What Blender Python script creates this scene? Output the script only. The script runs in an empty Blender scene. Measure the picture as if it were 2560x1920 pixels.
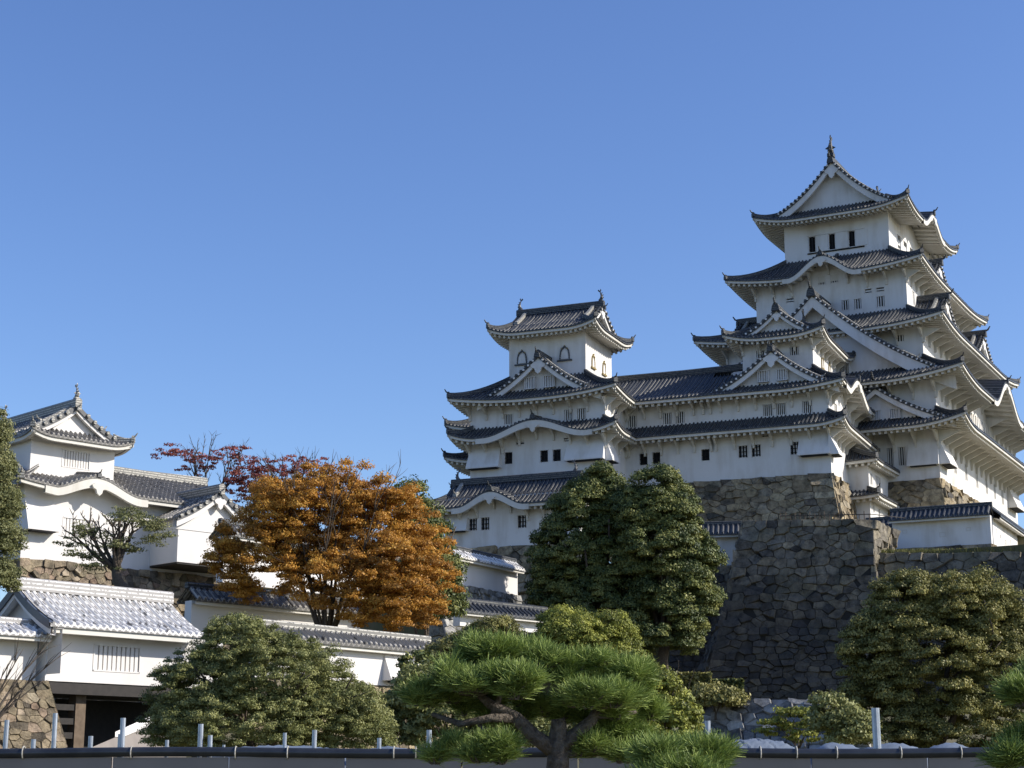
import bpy, math, random
import numpy as np
from mathutils import Vector
random.seed(7); rng=np.random.default_rng(7)
S=bpy.context.scene; C=S.collection; R=math.radians
# ------------------------------------------------------------------ camera
F=4300.0; CXP,CYP=1280.0,960.0; TH=R(13.1); CAM=np.array([0,0,1.6])
cd=bpy.data.cameras.new('Camera'); cam=bpy.data.objects.new('Camera',cd); C.objects.link(cam); S.camera=cam
cam.location=CAM; cam.rotation_euler=(R(90)+TH,0,0); cd.sensor_width=36; cd.lens=F/2560*36; cd.clip_end=5000; cd.clip_start=.1
# ------------------------------------------------------------------ light
SUN_EL=R(32); SH=np.array([.99,-.13]); SH/=np.linalg.norm(SH); SUN_ROT=math.atan2(SH[0],SH[1])
w=bpy.data.worlds.new('World'); S.world=w; w.use_nodes=True; nt=w.node_tree
bg=nt.nodes['Background']; sky=nt.nodes.new('ShaderNodeTexSky'); sky.sky_type='NISHITA'; sky.sun_disc=False
sky.sun_elevation=SUN_EL; sky.sun_rotation=SUN_ROT; sky.air_density=1.0; sky.dust_density=.7; sky.ozone_density=4.0; sky.altitude=0
hs=nt.nodes.new('ShaderNodeHueSaturation'); hs.inputs['Saturation'].default_value=1.12; hs.inputs['Hue'].default_value=.512; nt.links.new(sky.outputs[0],hs.inputs['Color']); nt.links.new(hs.outputs[0],bg.inputs[0]); bg.inputs[1].default_value=.125
sl=bpy.data.lights.new('Sun','SUN'); sl.energy=4.2; sl.angle=R(.5); sl.color=(1,.93,.82)
so=bpy.data.objects.new('Sun',sl); C.objects.link(so)
sd=Vector((SH[0]*math.cos(SUN_EL),SH[1]*math.cos(SUN_EL),math.sin(SUN_EL))); so.rotation_euler=sd.to_track_quat('Z','Y').to_euler(); so.location=(40,-40,60)
S.view_settings.view_transform='Standard'; S.view_settings.look='None'; S.view_settings.exposure=0.55; S.view_settings.gamma=1
S.render.engine='CYCLES'
# ------------------------------------------------------------------ pixel helpers
def ray(px,py):
    x=(px-CXP)/F; y=-(py-CYP)/F
    return np.array([x, math.cos(TH)-y*math.sin(TH), math.sin(TH)+y*math.cos(TH)])
def at(px,py,Y):
    r=ray(px,py); return CAM+r*(Y/r[1])
class Fr:
    def __init__(s,O,ang):
        a=R(ang); s.ang=a; s.O=np.array([O[0],O[1],0.]); s.u=np.array([math.cos(a),math.sin(a),0]); s.v=np.array([-math.sin(a),math.cos(a),0])
    def W(s,u,v,z): p=s.O+u*s.u+v*s.v; return np.array([p[0],p[1],z])
    def L(s,p): d=np.array(p)-s.O; return np.array([d@s.u,d@s.v,p[2]])
KF=Fr((35.3462,140.0),-27.5); WF=Fr((24.8689,131.9278),-23); LF=Fr((-27.246,95.0),45); GF=Fr((-16.3646,62.0),48)
# ------------------------------------------------------------------ materials
def newmat(name):
    m=bpy.data.materials.new(name); m.use_nodes=True; n=m.node_tree; return m,n,n.nodes['Principled BSDF']
def N(n,t,**k):
    x=n.nodes.new(t)
    for a,b in k.items(): setattr(x,a,b)
    return x
def ramp(n,src,stops):
    r=N(n,'ShaderNodeValToRGB'); e=r.color_ramp.elements
    while len(e)<len(stops): e.new(.5)
    for i,(p,c) in enumerate(stops): e[i].position=p; e[i].color=(*c,1)
    n.links.new(src,r.inputs[0]); return r.outputs[0]
def noise(n,scale,detail=4,co=None,rough=.55):
    t=N(n,'ShaderNodeTexNoise'); t.inputs['Scale'].default_value=scale; t.inputs['Detail'].default_value=detail; t.inputs['Roughness'].default_value=rough
    n.links.new(co if co else obco(n),t.inputs['Vector']); return t.outputs['Fac']
def obco(n):
    g=N(n,'ShaderNodeNewGeometry'); return g.outputs['Position']
def mixc(n,f,a,b):
    m=N(n,'ShaderNodeMix',data_type='RGBA')
    for s,v in ((0,f),(6,a),(7,b)):
        if isinstance(v,(tuple,float,int)): m.inputs[s].default_value=v if not isinstance(v,tuple) else (*v,1)
        else: n.links.new(v,m.inputs[s])
    return m.outputs[2]
def math_(n,op,a,b=None):
    m=N(n,'ShaderNodeMath',operation=op)
    for i,v in enumerate((a,b)):
        if v is None: continue
        if isinstance(v,(float,int)): m.inputs[i].default_value=v
        else: n.links.new(v,m.inputs[i])
    return m.outputs[0]
def bump(n,b,h,st,dist=.05):
    x=N(n,'ShaderNodeBump'); x.inputs['Strength'].default_value=st; x.inputs['Distance'].default_value=dist
    n.links.new(h,x.inputs['Height']); n.links.new(x.outputs[0],b.inputs['Normal'])
def m_plaster(name,c=(.69,.68,.665),stain=(.43,.385,.32),amt=.75):
    m,n,b=newmat(name); b.inputs['Roughness'].default_value=.85
    co=obco(n); mp=N(n,'ShaderNodeMapping'); mp.inputs['Scale'].default_value=(1.3,1.3,.22); n.links.new(co,mp.inputs[0])
    a=noise(n,1.2,6,mp.outputs[0]); b2=noise(n,.35,4)
    f=math_(n,'MULTIPLY',a,b2); s=ramp(n,f,[(.22,(0,0,0)),(.5,(amt,)*3)])
    col=mixc(n,s,c,stain); n.links.new(col,b.inputs['Base Color']); bump(n,b,noise(n,6,5),.15,.02); return m
def m_tile(name,c=(.016,.020,.028),c2=(.038,.041,.048),pl=(.34,.33,.30),width=.08,joint=.0):
    m,n,b=newmat(name); b.inputs['Roughness'].default_value=.5
    uv=N(n,'ShaderNodeUVMap').outputs[0]; sp=N(n,'ShaderNodeSeparateXYZ'); n.links.new(uv,sp.inputs[0])
    fx=math_(n,'FRACT',sp.outputs[0]); fy=math_(n,'FRACT',sp.outputs[1])
    d=math_(n,'ABSOLUTE',math_(n,'SUBTRACT',fx,.5))            # 0 at the crest of the round tile
    nz=noise(n,1.5,5); base=mixc(n,nz,c,c2)
    # plaster fillets beside each round tile + joints across it
    edge=math_(n,'MULTIPLY',math_(n,'GREATER_THAN',d,.5-.30-width/2+.06),math_(n,'LESS_THAN',d,.5-.30+width/2+.04))
    jn=math_(n,'MULTIPLY',math_(n,'LESS_THAN',fy,joint),math_(n,'LESS_THAN',d,.30))
    k=math_(n,'MAXIMUM',edge,jn); k2=math_(n,'MULTIPLY',k,math_(n,'GREATER_THAN',noise(n,2.2,6),.40))
    col=mixc(n,k2,base,pl); n.links.new(col,b.inputs['Base Color'])
    st=math_(n,'LESS_THAN',fy,.12); bump(n,b,st,.5,.03); return m
def m_flat(name,c,c2=None,sc=3,rough=.7,metal=0,bs=0):
    m,n,b=newmat(name); b.inputs['Roughness'].default_value=rough; b.inputs['Metallic'].default_value=metal
    nz=noise(n,sc,5); col=mixc(n,ramp(n,nz,[(.3,(0,)*3),(.7,(1,)*3)]),c,c2 or tuple(x*.7 for x in c)); n.links.new(col,b.inputs['Base Color'])
    if bs: bump(n,b,nz,bs,.04)
    return m
def m_ridge(name,c,pl):
    m,n,b=newmat(name); b.inputs['Roughness'].default_value=.6
    g=N(n,'ShaderNodeNewGeometry'); sp=N(n,'ShaderNodeSeparateXYZ'); n.links.new(g.outputs[0],sp.inputs[0])
    f=math_(n,'FRACT',math_(n,'MULTIPLY',sp.outputs[2],7.0)); k=math_(n,'LESS_THAN',f,.35)
    nz=noise(n,9,3); k=math_(n,'MULTIPLY',k,math_(n,'GREATER_THAN',nz,.45))
    n.links.new(mixc(n,k,c,pl),b.inputs['Base Color']); return m
def m_stone(name,stops,moss=(.06,.07,.03),ma=.3,damp=False):
    m,n,b=newmat(name); b.inputs['Roughness'].default_value=.9
    a=N(n,'ShaderNodeAttribute',attribute_name='rnd'); col=ramp(n,a.outputs['Fac'],stops)
    nz=noise(n,2.2,8,rough=.65); dark=ramp(n,nz,[(.34,(.35,)*3),(.6,(1.2,)*3)])
    mm=N(n,'ShaderNodeMix',data_type='RGBA',blend_type='MULTIPLY'); mm.inputs[0].default_value=1; n.links.new(col,mm.inputs[6]); n.links.new(dark,mm.inputs[7])
    mz=ramp(n,noise(n,.55,6),[(.5,(0,)*3),(.7,(ma,)*3)])
    fin=mixc(n,mz,mm.outputs[2],moss)
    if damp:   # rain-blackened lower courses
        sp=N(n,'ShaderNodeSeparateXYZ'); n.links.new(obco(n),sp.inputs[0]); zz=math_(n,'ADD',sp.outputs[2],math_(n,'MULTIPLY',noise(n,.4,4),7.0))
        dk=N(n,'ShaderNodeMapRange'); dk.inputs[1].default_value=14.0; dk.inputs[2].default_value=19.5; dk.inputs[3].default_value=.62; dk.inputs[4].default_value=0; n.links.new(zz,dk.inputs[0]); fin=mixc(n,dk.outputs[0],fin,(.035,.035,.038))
    n.links.new(fin,b.inputs['Base Color']); bump(n,b,noise(n,4,8,rough=.75),1.0,.2); return m
def m_leaf(name,stops,tr=.25,spec=.3,ns=.5):
    m,n,b=newmat(name); b.inputs['Roughness'].default_value=.55; b.inputs['Specular IOR Level'].default_value=spec
    a=N(n,'ShaderNodeAttribute',attribute_name='rnd'); big=noise(n,ns,3)
    f=math_(n,'ADD',math_(n,'MULTIPLY',a.outputs['Fac'],.6),math_(n,'MULTIPLY',big,.4))
    col=ramp(n,f,stops); n.links.new(col,b.inputs['Base Color'])
    t=N(n,'ShaderNodeBsdfTranslucent'); n.links.new(col,t.inputs[0]); mx=N(n,'ShaderNodeMixShader'); mx.inputs[0].default_value=tr
    n.links.new(b.outputs[0],mx.inputs[1]); n.links.new(t.outputs[0],mx.inputs[2]); n.links.new(mx.outputs[0],n.nodes['Material Output'].inputs[0]); return m
M={}
M['plaster']=m_plaster('white plaster'); M['plaster_new']=m_plaster('fresh white plaster',(.66,.64,.62),(.52,.485,.45),.35)
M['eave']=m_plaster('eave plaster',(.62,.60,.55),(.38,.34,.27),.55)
M['tile']=m_tile('grey roof tile',joint=.0); M['tile_pale']=m_tile('pale plastered roof tile',(.17,.165,.16),(.27,.26,.25),(.78,.76,.73),.26,.42)
M['tile_mid']=m_tile('weathered roof tile',(.06,.057,.053),(.12,.114,.105),(.36,.34,.31),.14,.14)
M['ridge']=m_ridge('ridge tile',(.018,.022,.029),(.13,.13,.12)); M['ridge_pale']=m_ridge('pale ridge tile',(.30,.29,.28),(.72,.70,.68)); M['ridge_lit']=m_ridge('plastered descending ridge',(.17,.165,.15),(.5,.48,.42))  # ridge_lit: plastered ridge with sunlight put into its paler colour
M['darktile']=m_flat('dark tile',(.045,.05,.058),(.08,.08,.082),8,.5)
M['dark']=m_flat('dark opening',(.012,.012,.014),rough=.9); M['wood']=m_flat('old timber',(.10,.07,.045),(.17,.125,.085),5,.8); M['blackwood']=m_flat('black timber',(.02,.018,.017),(.035,.03,.027),6,.8)
M['gold']=m_flat('gilt trim',(.34,.26,.10),(.22,.17,.07),20,.5)
TAN=[(0,(.07,.065,.06)),(.2,(.24,.19,.12)),(.6,(.40,.315,.19)),(.8,(.28,.24,.175)),(1,(.5,.41,.26))]
M['stone']=m_stone('castle stone',TAN)
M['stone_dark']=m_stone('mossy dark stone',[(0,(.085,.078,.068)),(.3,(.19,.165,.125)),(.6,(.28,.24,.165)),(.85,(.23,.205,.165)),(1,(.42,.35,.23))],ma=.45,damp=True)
M['stone_gold']=m_stone('golden stone',[(0,(.12,.10,.075)),(.3,(.26,.21,.14)),(.6,(.36,.29,.19)),(.8,(.30,.21,.15)),(1,(.46,.39,.28))],ma=.5)
M['stone_grey']=m_stone('grey stone',[(0,(.14,.14,.135)),(.4,(.27,.27,.26)),(.7,(.4,.39,.37)),(1,(.55,.54,.5))],ma=.15)
M['mortar']=m_flat('joint shadow soil',(.03,.028,.024),rough=1)  # dark mortar backing behind the stones
M['bark']=m_flat('bark',(.055,.042,.032),(.10,.08,.06),12,.9,bs=.6); M['pinebark']=m_flat('pine bark',(.06,.045,.035),(.17,.145,.12),30,.9,bs=1)
M['ground']=m_flat('dry grass and soil',(.14,.115,.06),(.08,.085,.035),.8,.95); M['gravel']=m_flat('gravel yard',(.30,.28,.25),(.22,.2,.18),2,.95)
M['steel']=m_flat('galvanised steel',(.42,.46,.52),(.3,.33,.38),15,.38,.6); M['panel']=m_flat('grey brown panel',(.20,.175,.155),(.25,.22,.195),1.5,.6)
M['tarp']=m_flat('grey tarpaulin',(.13,.16,.205),(.20,.235,.285),3,.45); M['rail']=m_flat('dark pipe',(.03,.035,.045),(.06,.065,.075),6,.3,.5); M['rope']=m_flat('tie rope',(.45,.43,.38))
M['orange']=m_leaf('autumn leaf',[(.15,(.15,.13,.04)),(.3,(.27,.145,.04)),(.45,(.43,.205,.035)),(.62,(.55,.29,.05)),(.85,(.66,.44,.10))],.35)
M['red']=m_leaf('red leaf',[(.2,(.13,.04,.04)),(.5,(.28,.075,.07)),(.85,(.42,.19,.10))],.3)
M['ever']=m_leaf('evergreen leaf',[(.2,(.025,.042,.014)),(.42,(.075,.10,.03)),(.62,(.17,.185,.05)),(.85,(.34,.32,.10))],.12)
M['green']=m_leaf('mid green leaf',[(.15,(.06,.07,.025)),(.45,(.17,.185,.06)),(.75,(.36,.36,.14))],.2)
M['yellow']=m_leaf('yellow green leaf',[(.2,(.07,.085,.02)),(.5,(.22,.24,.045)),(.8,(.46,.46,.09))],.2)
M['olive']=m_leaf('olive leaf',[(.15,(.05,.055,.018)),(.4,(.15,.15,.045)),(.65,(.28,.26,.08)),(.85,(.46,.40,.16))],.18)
M['pine']=m_leaf('pine needle',[(.12,(.035,.05,.012)),(.4,(.13,.19,.04)),(.7,(.34,.42,.11))],.15)
M['soft']=m_leaf('soft conifer leaf',[(.2,(.07,.08,.035)),(.5,(.19,.20,.08)),(.85,(.34,.33,.15))],.25)
# ------------------------------------------------------------------ objects
def tag(o,label,cat,group=None,kind=None):
    if label: o['label']=label
    if cat: o['category']=cat
    if group: o['group']=group
    if kind: o['kind']=kind
    return o
def empty(name,loc,ang,label,cat,group=None):
    o=bpy.data.objects.new(name,None); C.objects.link(o); o.location=loc; o.rotation_euler=(0,0,ang); o.empty_display_size=.5
    return tag(o,label,cat,group)
class MB:
    def __init__(s): s.v=[]; s.f=[]; s.uv={}; s.r={}
    def vert(s,p): s.v.append((float(p[0]),float(p[1]),float(p[2]))); return len(s.v)-1
    def face(s,ix,uv=None,r=None):
        s.f.append(tuple(ix))
        if uv: s.uv[len(s.f)-1]=uv
        if r is not None: s.r[len(s.f)-1]=r
    def quad(s,*p): s.face([s.vert(q) for q in p])
    def grid(s,P,flip=False,uv=None):
        n=len(P); m=len(P[0]); b=len(s.v)
        for row in P:
            for q in row: s.vert(q)
        for i in range(n-1):
            for j in range(m-1):
                ix=[b+i*m+j,b+(i+1)*m+j,b+(i+1)*m+j+1,b+i*m+j+1]; u=[uv[i][j],uv[i+1][j],uv[i+1][j+1],uv[i][j+1]] if uv else None
                if flip: ix=ix[::-1]; u=u[::-1] if u else None
                s.face(ix,u)
    def box(s,c,d,ax=None,taper=1.):
        ax=ax or ((1,0,0),(0,1,0),(0,0,1)); c=np.array(c,float); A=[np.array(a,float)*h/2 for a,h in zip(ax,d)]
        P=[]
        for k in (-1,1):
            t=taper if k>0 else 1
            for i,j in ((-1,-1),(1,-1),(1,1),(-1,1)): P.append(c+A[0]*i*t+A[1]*j*t+A[2]*k)
        b=[s.vert(p) for p in P]
        for q in ((3,2,1,0),(4,5,6,7),(0,1,5,4),(1,2,6,5),(2,3,7,6),(3,0,4,7)): s.face([b[i] for i in q])
    def b2(s,u0,u1,v0,v1,z0,z1): s.box(((u0+u1)/2,(v0+v1)/2,(z0+z1)/2),(u1-u0,v1-v0,z1-z0))
    def prism(s,pts,a,b):      # closed loft between two polygons
        n=len(pts); i0=[s.vert(np.array(p)+a) for p in pts]; i1=[s.vert(np.array(p)+b) for p in pts]
        s.face(i0[::-1]); s.face(i1)
        for k in range(n): s.face([i0[k],i0[(k+1)%n],i1[(k+1)%n],i1[k]])
    def tube(s,pts,rad,k=8,cap=True):
        pts=[np.array(p,float) for p in pts]; rings=[]; ref=None
        for i,p in enumerate(pts):
            t=pts[min(i+1,len(pts)-1)]-pts[max(i-1,0)]; t=t/(np.linalg.norm(t)+1e-9)
            if ref is None: ref=np.array([0,0,1.]) if abs(t[2])<.9 else np.array([1.,0,0])
            x=np.cross(t,ref); x/=np.linalg.norm(x)+1e-9; y=np.cross(x,t); ref=y
            r=rad[i] if hasattr(rad,'__len__') else rad
            rings.append([s.vert(p+(x*math.cos(a)+y*math.sin(a))*r) for a in [2*math.pi*j/k for j in range(k)]])
        for a,b in zip(rings,rings[1:]):
            for j in range(k): s.face([a[j],a[(j+1)%k],b[(j+1)%k],b[j]])
        if cap: s.face(rings[0][::-1]); s.face(rings[-1])
    def build(s,name,mat,parent=None,smooth=False):
        me=bpy.data.meshes.new(name); me.from_pydata(s.v,[],s.f); me.materials.append(M[mat] if isinstance(mat,str) else mat)
        if s.uv:
            l=me.uv_layers.new(name='UVMap'); 
            for p in me.polygons:
                u=s.uv.get(p.index)
                if u:
                    for k,li in enumerate(p.loop_indices): l.data[li].uv=u[k]
        if s.r:
            a=me.attributes.new('rnd','FLOAT','FACE'); a.data.foreach_set('value',[s.r.get(i,0.) for i in range(len(me.polygons))])
        if smooth: me.shade_smooth()
        me.update(); o=bpy.data.objects.new(name,me); C.objects.link(o); o.parent=parent; return o
X3=lambda p,z: np.array([p[0],p[1],z],float)
def kb(t): 
    t=abs(t); return 0. if t>=1 else .5*(1+math.cos(math.pi*t))
# ---- one roof slope: ribs run up the slope, optional hips, upturned corners, curved karahafu bump
def zfun(L,zE,zT,h0,h1,D,lift,kara,conc):
    def z(x,t):
        z=zE+(zT-zE)*((1-conc)*t+conc*t*t)
        if lift:
            l=0
            if h0: l+=max(0,1-x/h0/1.7)**2
            if h1: l+=max(0,1-(L-x)/h1/1.7)**2
            z+=lift*l*max(0,1-t)**1.5
        for (xc,w,H) in kara:
            k=kb((x-xc)/w)
            if k>0: z=max(z,zE+H*k+.12*D*t*min(1,k*3))
        return z
    return z
def slope(mt,me,A,e,n,L,D,zE,zT,h0=0,h1=0,lift=0,kara=(),conc=.3,per=.33,rib=.125,over=0,oh0=None,oh1=None,raft=True,rise=.28,fas=.2,edge=.11,dent=.5):
    A=np.array(A,float);e=np.array(e,float);n=np.array(n,float); zf=zfun(L,zE,zT,h0,h1,D,lift,kara,conc)
    N_=max(1,round(L/per)); p=L/N_; rows=max(5,int(D/.45)+1); rows=min(rows,16)
    prof=[(0,0),(.27,0),(.31,.7),(.5,1),(.69,.7),(.73,0)]; P=[];U=[]
    for k in range(N_+1):
        hz=random.uniform(-.012,.016); hr=rib*random.uniform(.85,1.15)
        for q,h in (prof if k<N_ else prof[:1]):
            x=(k+q)*p; tm=1.
            if h0: tm=min(tm,x/h0)
            if h1: tm=min(tm,(L-x)/h1)
            tm=max(tm,0); col=[];uc=[]
            for j in range(rows+1):
                t=tm*j/rows; pt=A+e*x+n*D*t; col.append(X3(pt,zf(x,t)+h*(hr+hz)+hz*.5)); uc.append((k+q,t*D/.42))
            lo=X3(A+e*x,zf(x,0)-edge); col=[lo]+col; uc=[(k+.5,.7)]+uc
            P.append(col);U.append(uc)
    mt.grid(P,flip=False,uv=U)
    if me is None: return zf
    # white fascia, soffit with rafter ends
    if over:
        oh0=h0 if oh0 is None else oh0; oh1=h1 if oh1 is None else oh1
        xs=np.linspace(0,L,max(8,int(L/.35)))
        def ze(x): return zf(x,0)
        fa=[]
        for x in xs:
            a=min(.10,x) if oh0 else 0.; pt=A+e*x+n*.08
            fa.append([X3(pt,ze(x)-edge+.02),X3(pt,ze(x)-edge-fas),X3(pt+n*.22,ze(x)-edge-fas)])
        me.grid([r[::-1] for r in fa])
        nd=max(2,round(L/dent)); pd=L/nd; P=[]
        for k in range(nd):
            for q,h in ((0,0),(.02,.26),(.42,.26),(.44,0)):
                x=(k+q+.25)*pd; 
                if x>L: x=L
                tm=1.
                if oh0: tm=min(tm,x/oh0)
                if oh1: tm=min(tm,(L-x)/oh1)
                col=[]
                for j in range(4):
                    t=tm*j/3; d=.28+(over-.28)*t if tm>0.02 else .28*tm
                    col.append(X3(A+e*x+n*d,ze(x)-edge-fas-(h if raft else 0)+rise*d*.6+.02))
                P.append(col)
        me.grid([r[::-1] for r in P])
        # front ends of the rafters
        if raft:
            for k in range(nd):
                x0=(k+.27)*pd;x1=(k+.67)*pd; a=A+n*.275
                z0=ze(x0)-edge-fas+.02+rise*.16;z1=ze(x1)-edge-fas+.02+rise*.16
                me.quad(X3(a+e*x1,z1),X3(a+e*x0,z0),X3(a+e*x0,z0-.28),X3(a+e*x1,z1-.28))
        for (xc,wk,H) in kara:   # thick curved board below a karahafu
            xb=np.linspace(xc-wk*1.12,xc+wk*1.12,28); rows_=[]
            for x in xb:
                q=abs(x-xc)/(wk*1.12); th=.42+.12*(1-q); zz=ze(min(max(x,0),L))-edge; pt=A+e*x
                rows_.append([X3(pt+n*.02,zz+.01),X3(pt+n*.02,zz-th),X3(pt+n*.26,zz-th),X3(pt+n*.26,zz)])
            me.grid([r[::-1] for r in rows_]); 
            zc=ze(xc)-edge-.5; pend(me,A+e*xc-n*.05,e,n,zc,.8*min(1,wk/3))
    return zf
def pend(me,c,e,n,z,s):      # gegyo pendant ornament
    out=[(0,.25),(.35,.3),(.62,.12),(.5,-.1),(.28,-.18),(.2,-.45),(0,-.62),(-.2,-.45),(-.28,-.18),(-.5,-.1),(-.62,.12),(-.35,.3)]
    me.prism([X3(np.array(c)+np.array(e)*x*s,z+y*s) for x,y in out],X3(-np.array(n)*.08,0),X3(np.array(n)*.1,0))
def chain(mb,pts,w,h,up=(0,0,1)):   # box section following a polyline, standing on it
    P=[]; pts=[np.array(p,float) for p in pts]
    for i,p in enumerate(pts):
        t=pts[min(i+1,len(pts)-1)]-pts[max(i-1,0)]; s=np.cross(t,(0,0,1)); s/=np.linalg.norm(s)+1e-9; u=np.array([0,0,1.])
        P.append([p-s*w/2-u*.05,p-s*w/2+u*h*.8,p-s*w*.28+u*h,p+s*w*.28+u*h,p+s*w/2+u*h*.8,p+s*w/2-u*.05,p-s*w/2-u*.05])
    mb.grid(P)
    for r,fl in ((P[0],False),(P[-1],True)): ix=[mb.vert(q) for q in r[:-1]]; mb.face(ix if fl else ix[::-1])
def oni(mb,p,d,s):   # ridge-end tile with upturned horn; d points outward
    p=np.array(p,float); d=np.array([d[0],d[1],0.]); d/=np.linalg.norm(d); sd=np.array([-d[1],d[0],0])
    out=[(-.30,-.05),(-.24,.3),(-.13,.5),(0,.60),(.13,.5),(.24,.3),(.30,-.05)]
    mb.prism([p+sd*x*s+np.array([0,0,y*s]) for x,y in out],-d*.10*s,d*.10*s)
    mb.tube([p+np.array([0,0,.45*s]),p+d*.25*s+np.array([0,0,.55*s]),p+d*.45*s+np.array([0,0,.85*s])],[.08*s,.08*s,.05*s],6)
def shachi(mb,p,d,s):   # fish ornament, head low facing inward (d = outward)
    p=np.array(p,float); d=np.array([d[0],d[1],0.]); d/=np.linalg.norm(d); sd=np.array([-d[1],d[0],0]); z=np.array([0,0,1.])
    pts=[p-d*.28*s+z*.10*s,p-d*.05*s+z*.2*s,p+d*.12*s+z*.45*s,p+d*.12*s+z*.8*s,p+d*.0*s+z*1.12*s,p-d*.12*s+z*1.35*s]
    mb.tube(pts,[.15*s,.24*s,.24*s,.17*s,.10*s,.05*s],8)
    t=pts[-1]
    mb.prism([t-z*.1*s,t-d*.32*s+z*.16*s,t-d*.2*s+z*.34*s,t+z*.12*s,t+d*.1*s+z*.42*s,t+d*.2*s+z*.2*s],-sd*.04*s,sd*.04*s)
    for k in (-1,1): mb.prism([pts[2],pts[2]+sd*k*.42*s+z*.18*s,pts[2]+sd*k*.15*s+z*.35*s],-d*.03*s,d*.03*s)
    for q in range(4):
        c=pts[1+q]+d*(.22-.03*q)*s; mb.prism([c-z*.08*s,c+z*.12*s,c+d*.14*s+z*.12*s],-sd*.03*s,sd*.03*s)
    mb.box(p+z*.05*s,(.5*s,.5*s,.3*s))
def wallbox(mb,u0,u1,v0,v1,z0,z1,fh=(),rh=()):   # front holes (u,z,w,h), right holes (v,z,w,h)
    def plane(P,a0,a1,holes,fl):
        xs=sorted({a0,a1,*[h[0] for h in holes],*[h[0]+h[2] for h in holes]}); zs=sorted({z0,z1,*[h[1] for h in holes],*[h[1]+h[3] for h in holes]})
        for i in range(len(xs)-1):
            for j in range(len(zs)-1):
                cx=(xs[i]+xs[i+1])/2;cz=(zs[j]+zs[j+1])/2
                if any(h[0]<cx<h[0]+h[2] and h[1]<cz<h[1]+h[3] for h in holes): continue
                q=[P(xs[i],zs[j]),P(xs[i+1],zs[j]),P(xs[i+1],zs[j+1]),P(xs[i],zs[j+1])]; mb.quad(*(q if fl else q[::-1]))
    plane(lambda a,z:(a,v0,z),u0,u1,list(fh),True); plane(lambda a,z:(u1,a,z),v0,v1,list(rh),True)
    mb.quad((u1,v1,z0),(u0,v1,z0),(u0,v1,z1),(u1,v1,z1)); mb.quad((u0,v1,z0),(u0,v0,z0),(u0,v0,z1),(u0,v1,z1))
    mb.quad((u0,v0,z1),(u1,v0,z1),(u1,v1,z1),(u0,v1,z1)); mb.quad((u0,v1,z0),(u1,v1,z0),(u1,v0,z0),(u0,v0,z0))
def window(par,O,e,n,w,h,kind='bars',nb=4,white='plaster'):
    # O lower-left corner on the wall face (local), e along, n INTO the wall
    O=np.array(O,float);e=np.array([*e,0.]);n=np.array([*n,0.]);z=np.array([0,0,1.]); ax=(e,n,z)
    mb=MB(); dk=MB(); dp=.32
    for a,b in (((-.05,-.05),(w+.05,.0)),((-.05,h),(w+.05,h+.05)),((-.05,-.05),(.0,h+.05)),((w,-.05),(w+.05,h+.05))):
        c=O+e*(a[0]+b[0])/2+z*(a[1]+b[1])/2+n*(dp/2-.02); mb.box(c,(b[0]-a[0],dp,b[1]-a[1]),ax)
    if kind=='bars':
        for i in range(nb): mb.box(O+e*w*(i+.5)/nb+z*h/2+n*.08,(w/nb*.40,.09,h),ax)
    dk.quad(O+n*dp*.85,O+e*w+n*dp*.85,O+e*w+z*h+n*dp*.85,O+z*h+n*dp*.85)
    if kind in('lattice','dark'):
        tgt=dk
        for i in range(nb): tgt.box(O+e*w*(i+.5)/nb+z*h/2+n*.12,(w/nb*(.22),.06,h),ax)
        for j in range(3 if kind=='lattice' else 2): tgt.box(O+e*w/2+z*h*(j+.5)/3+n*.10,(w,.05,.05),ax)
    if kind=='lattice':
        for i in range(nb-1): mb.box(O+e*w*(i+1)/nb+z*h/2+n*.2,(w/nb*.45,.04,h),ax)
    if kind=='grille':
        for i in range(nb): mb.box(O+e*w*(i+.5)/nb+z*h/2+n*.08,(w/nb*.72,.10,h),ax)
        mb.quad(O+n*.2,O+e*w+n*.2,O+e*w+z*h+n*.2,O+z*h+n*.2)
    if kind=='vent': mb.box(O+e*w/2+z*h/2+n*.12,(w,.1,h*.35),ax)
    o=mb.build('window',white,par); dk.build('opening','dark',o); return o
def kato(par,O,e,n,w,h,trim='darktile'):   # bell-shaped window, closed with a white shutter
    O=np.array(O,float);e=np.array([*e,0.]);n=np.array([*n,0.]);z=np.array([0,0,1.])
    out=[(0,0),(.02,.35),(.08,.62),(.2,.8),(.36,.88),(.5,1),(.64,.88),(.8,.8),(.92,.62),(.98,.35),(1,0)]
    P=lambda a,b,k:O+e*w*(.5+(a-.5)*k)+z*h*(b*k if k>1 else b*k)
    fr=MB();
    for i in range(len(out)-1):
        a,b=out[i],out[i+1]
        for s0,s1,al in ((.02,.46,1),(.54,.98,1)):
            q=[(a[0]+(b[0]-a[0])*s,a[1]+(b[1]-a[1])*s) for s in (s0,s1)]
            fr.prism([P(*q[0],1.02),P(*q[1],1.02),P(*q[1],1.19),P(*q[0],1.19)],-n*.10,n*.02)
    fr.box(O+e*w/2-z*.1-n*.05,(w*1.7,.2,.12),(e,n,z))
    o=fr.build('window',trim,par); sh=MB(); sh.prism([P(a,b,.86)+z*.02 for a,b in out],-n*.06,n*.02); sh.build('shutter','plaster',o)
    g=MB()
    for a,b in ((.2,.8),(.5,1),(.8,.8)): g.box(P(a,b,1.14)-n*.12,(.1,.03,.1),(e,n,z))
    g.build('gilt_fitting','gold',o); return o
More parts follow.
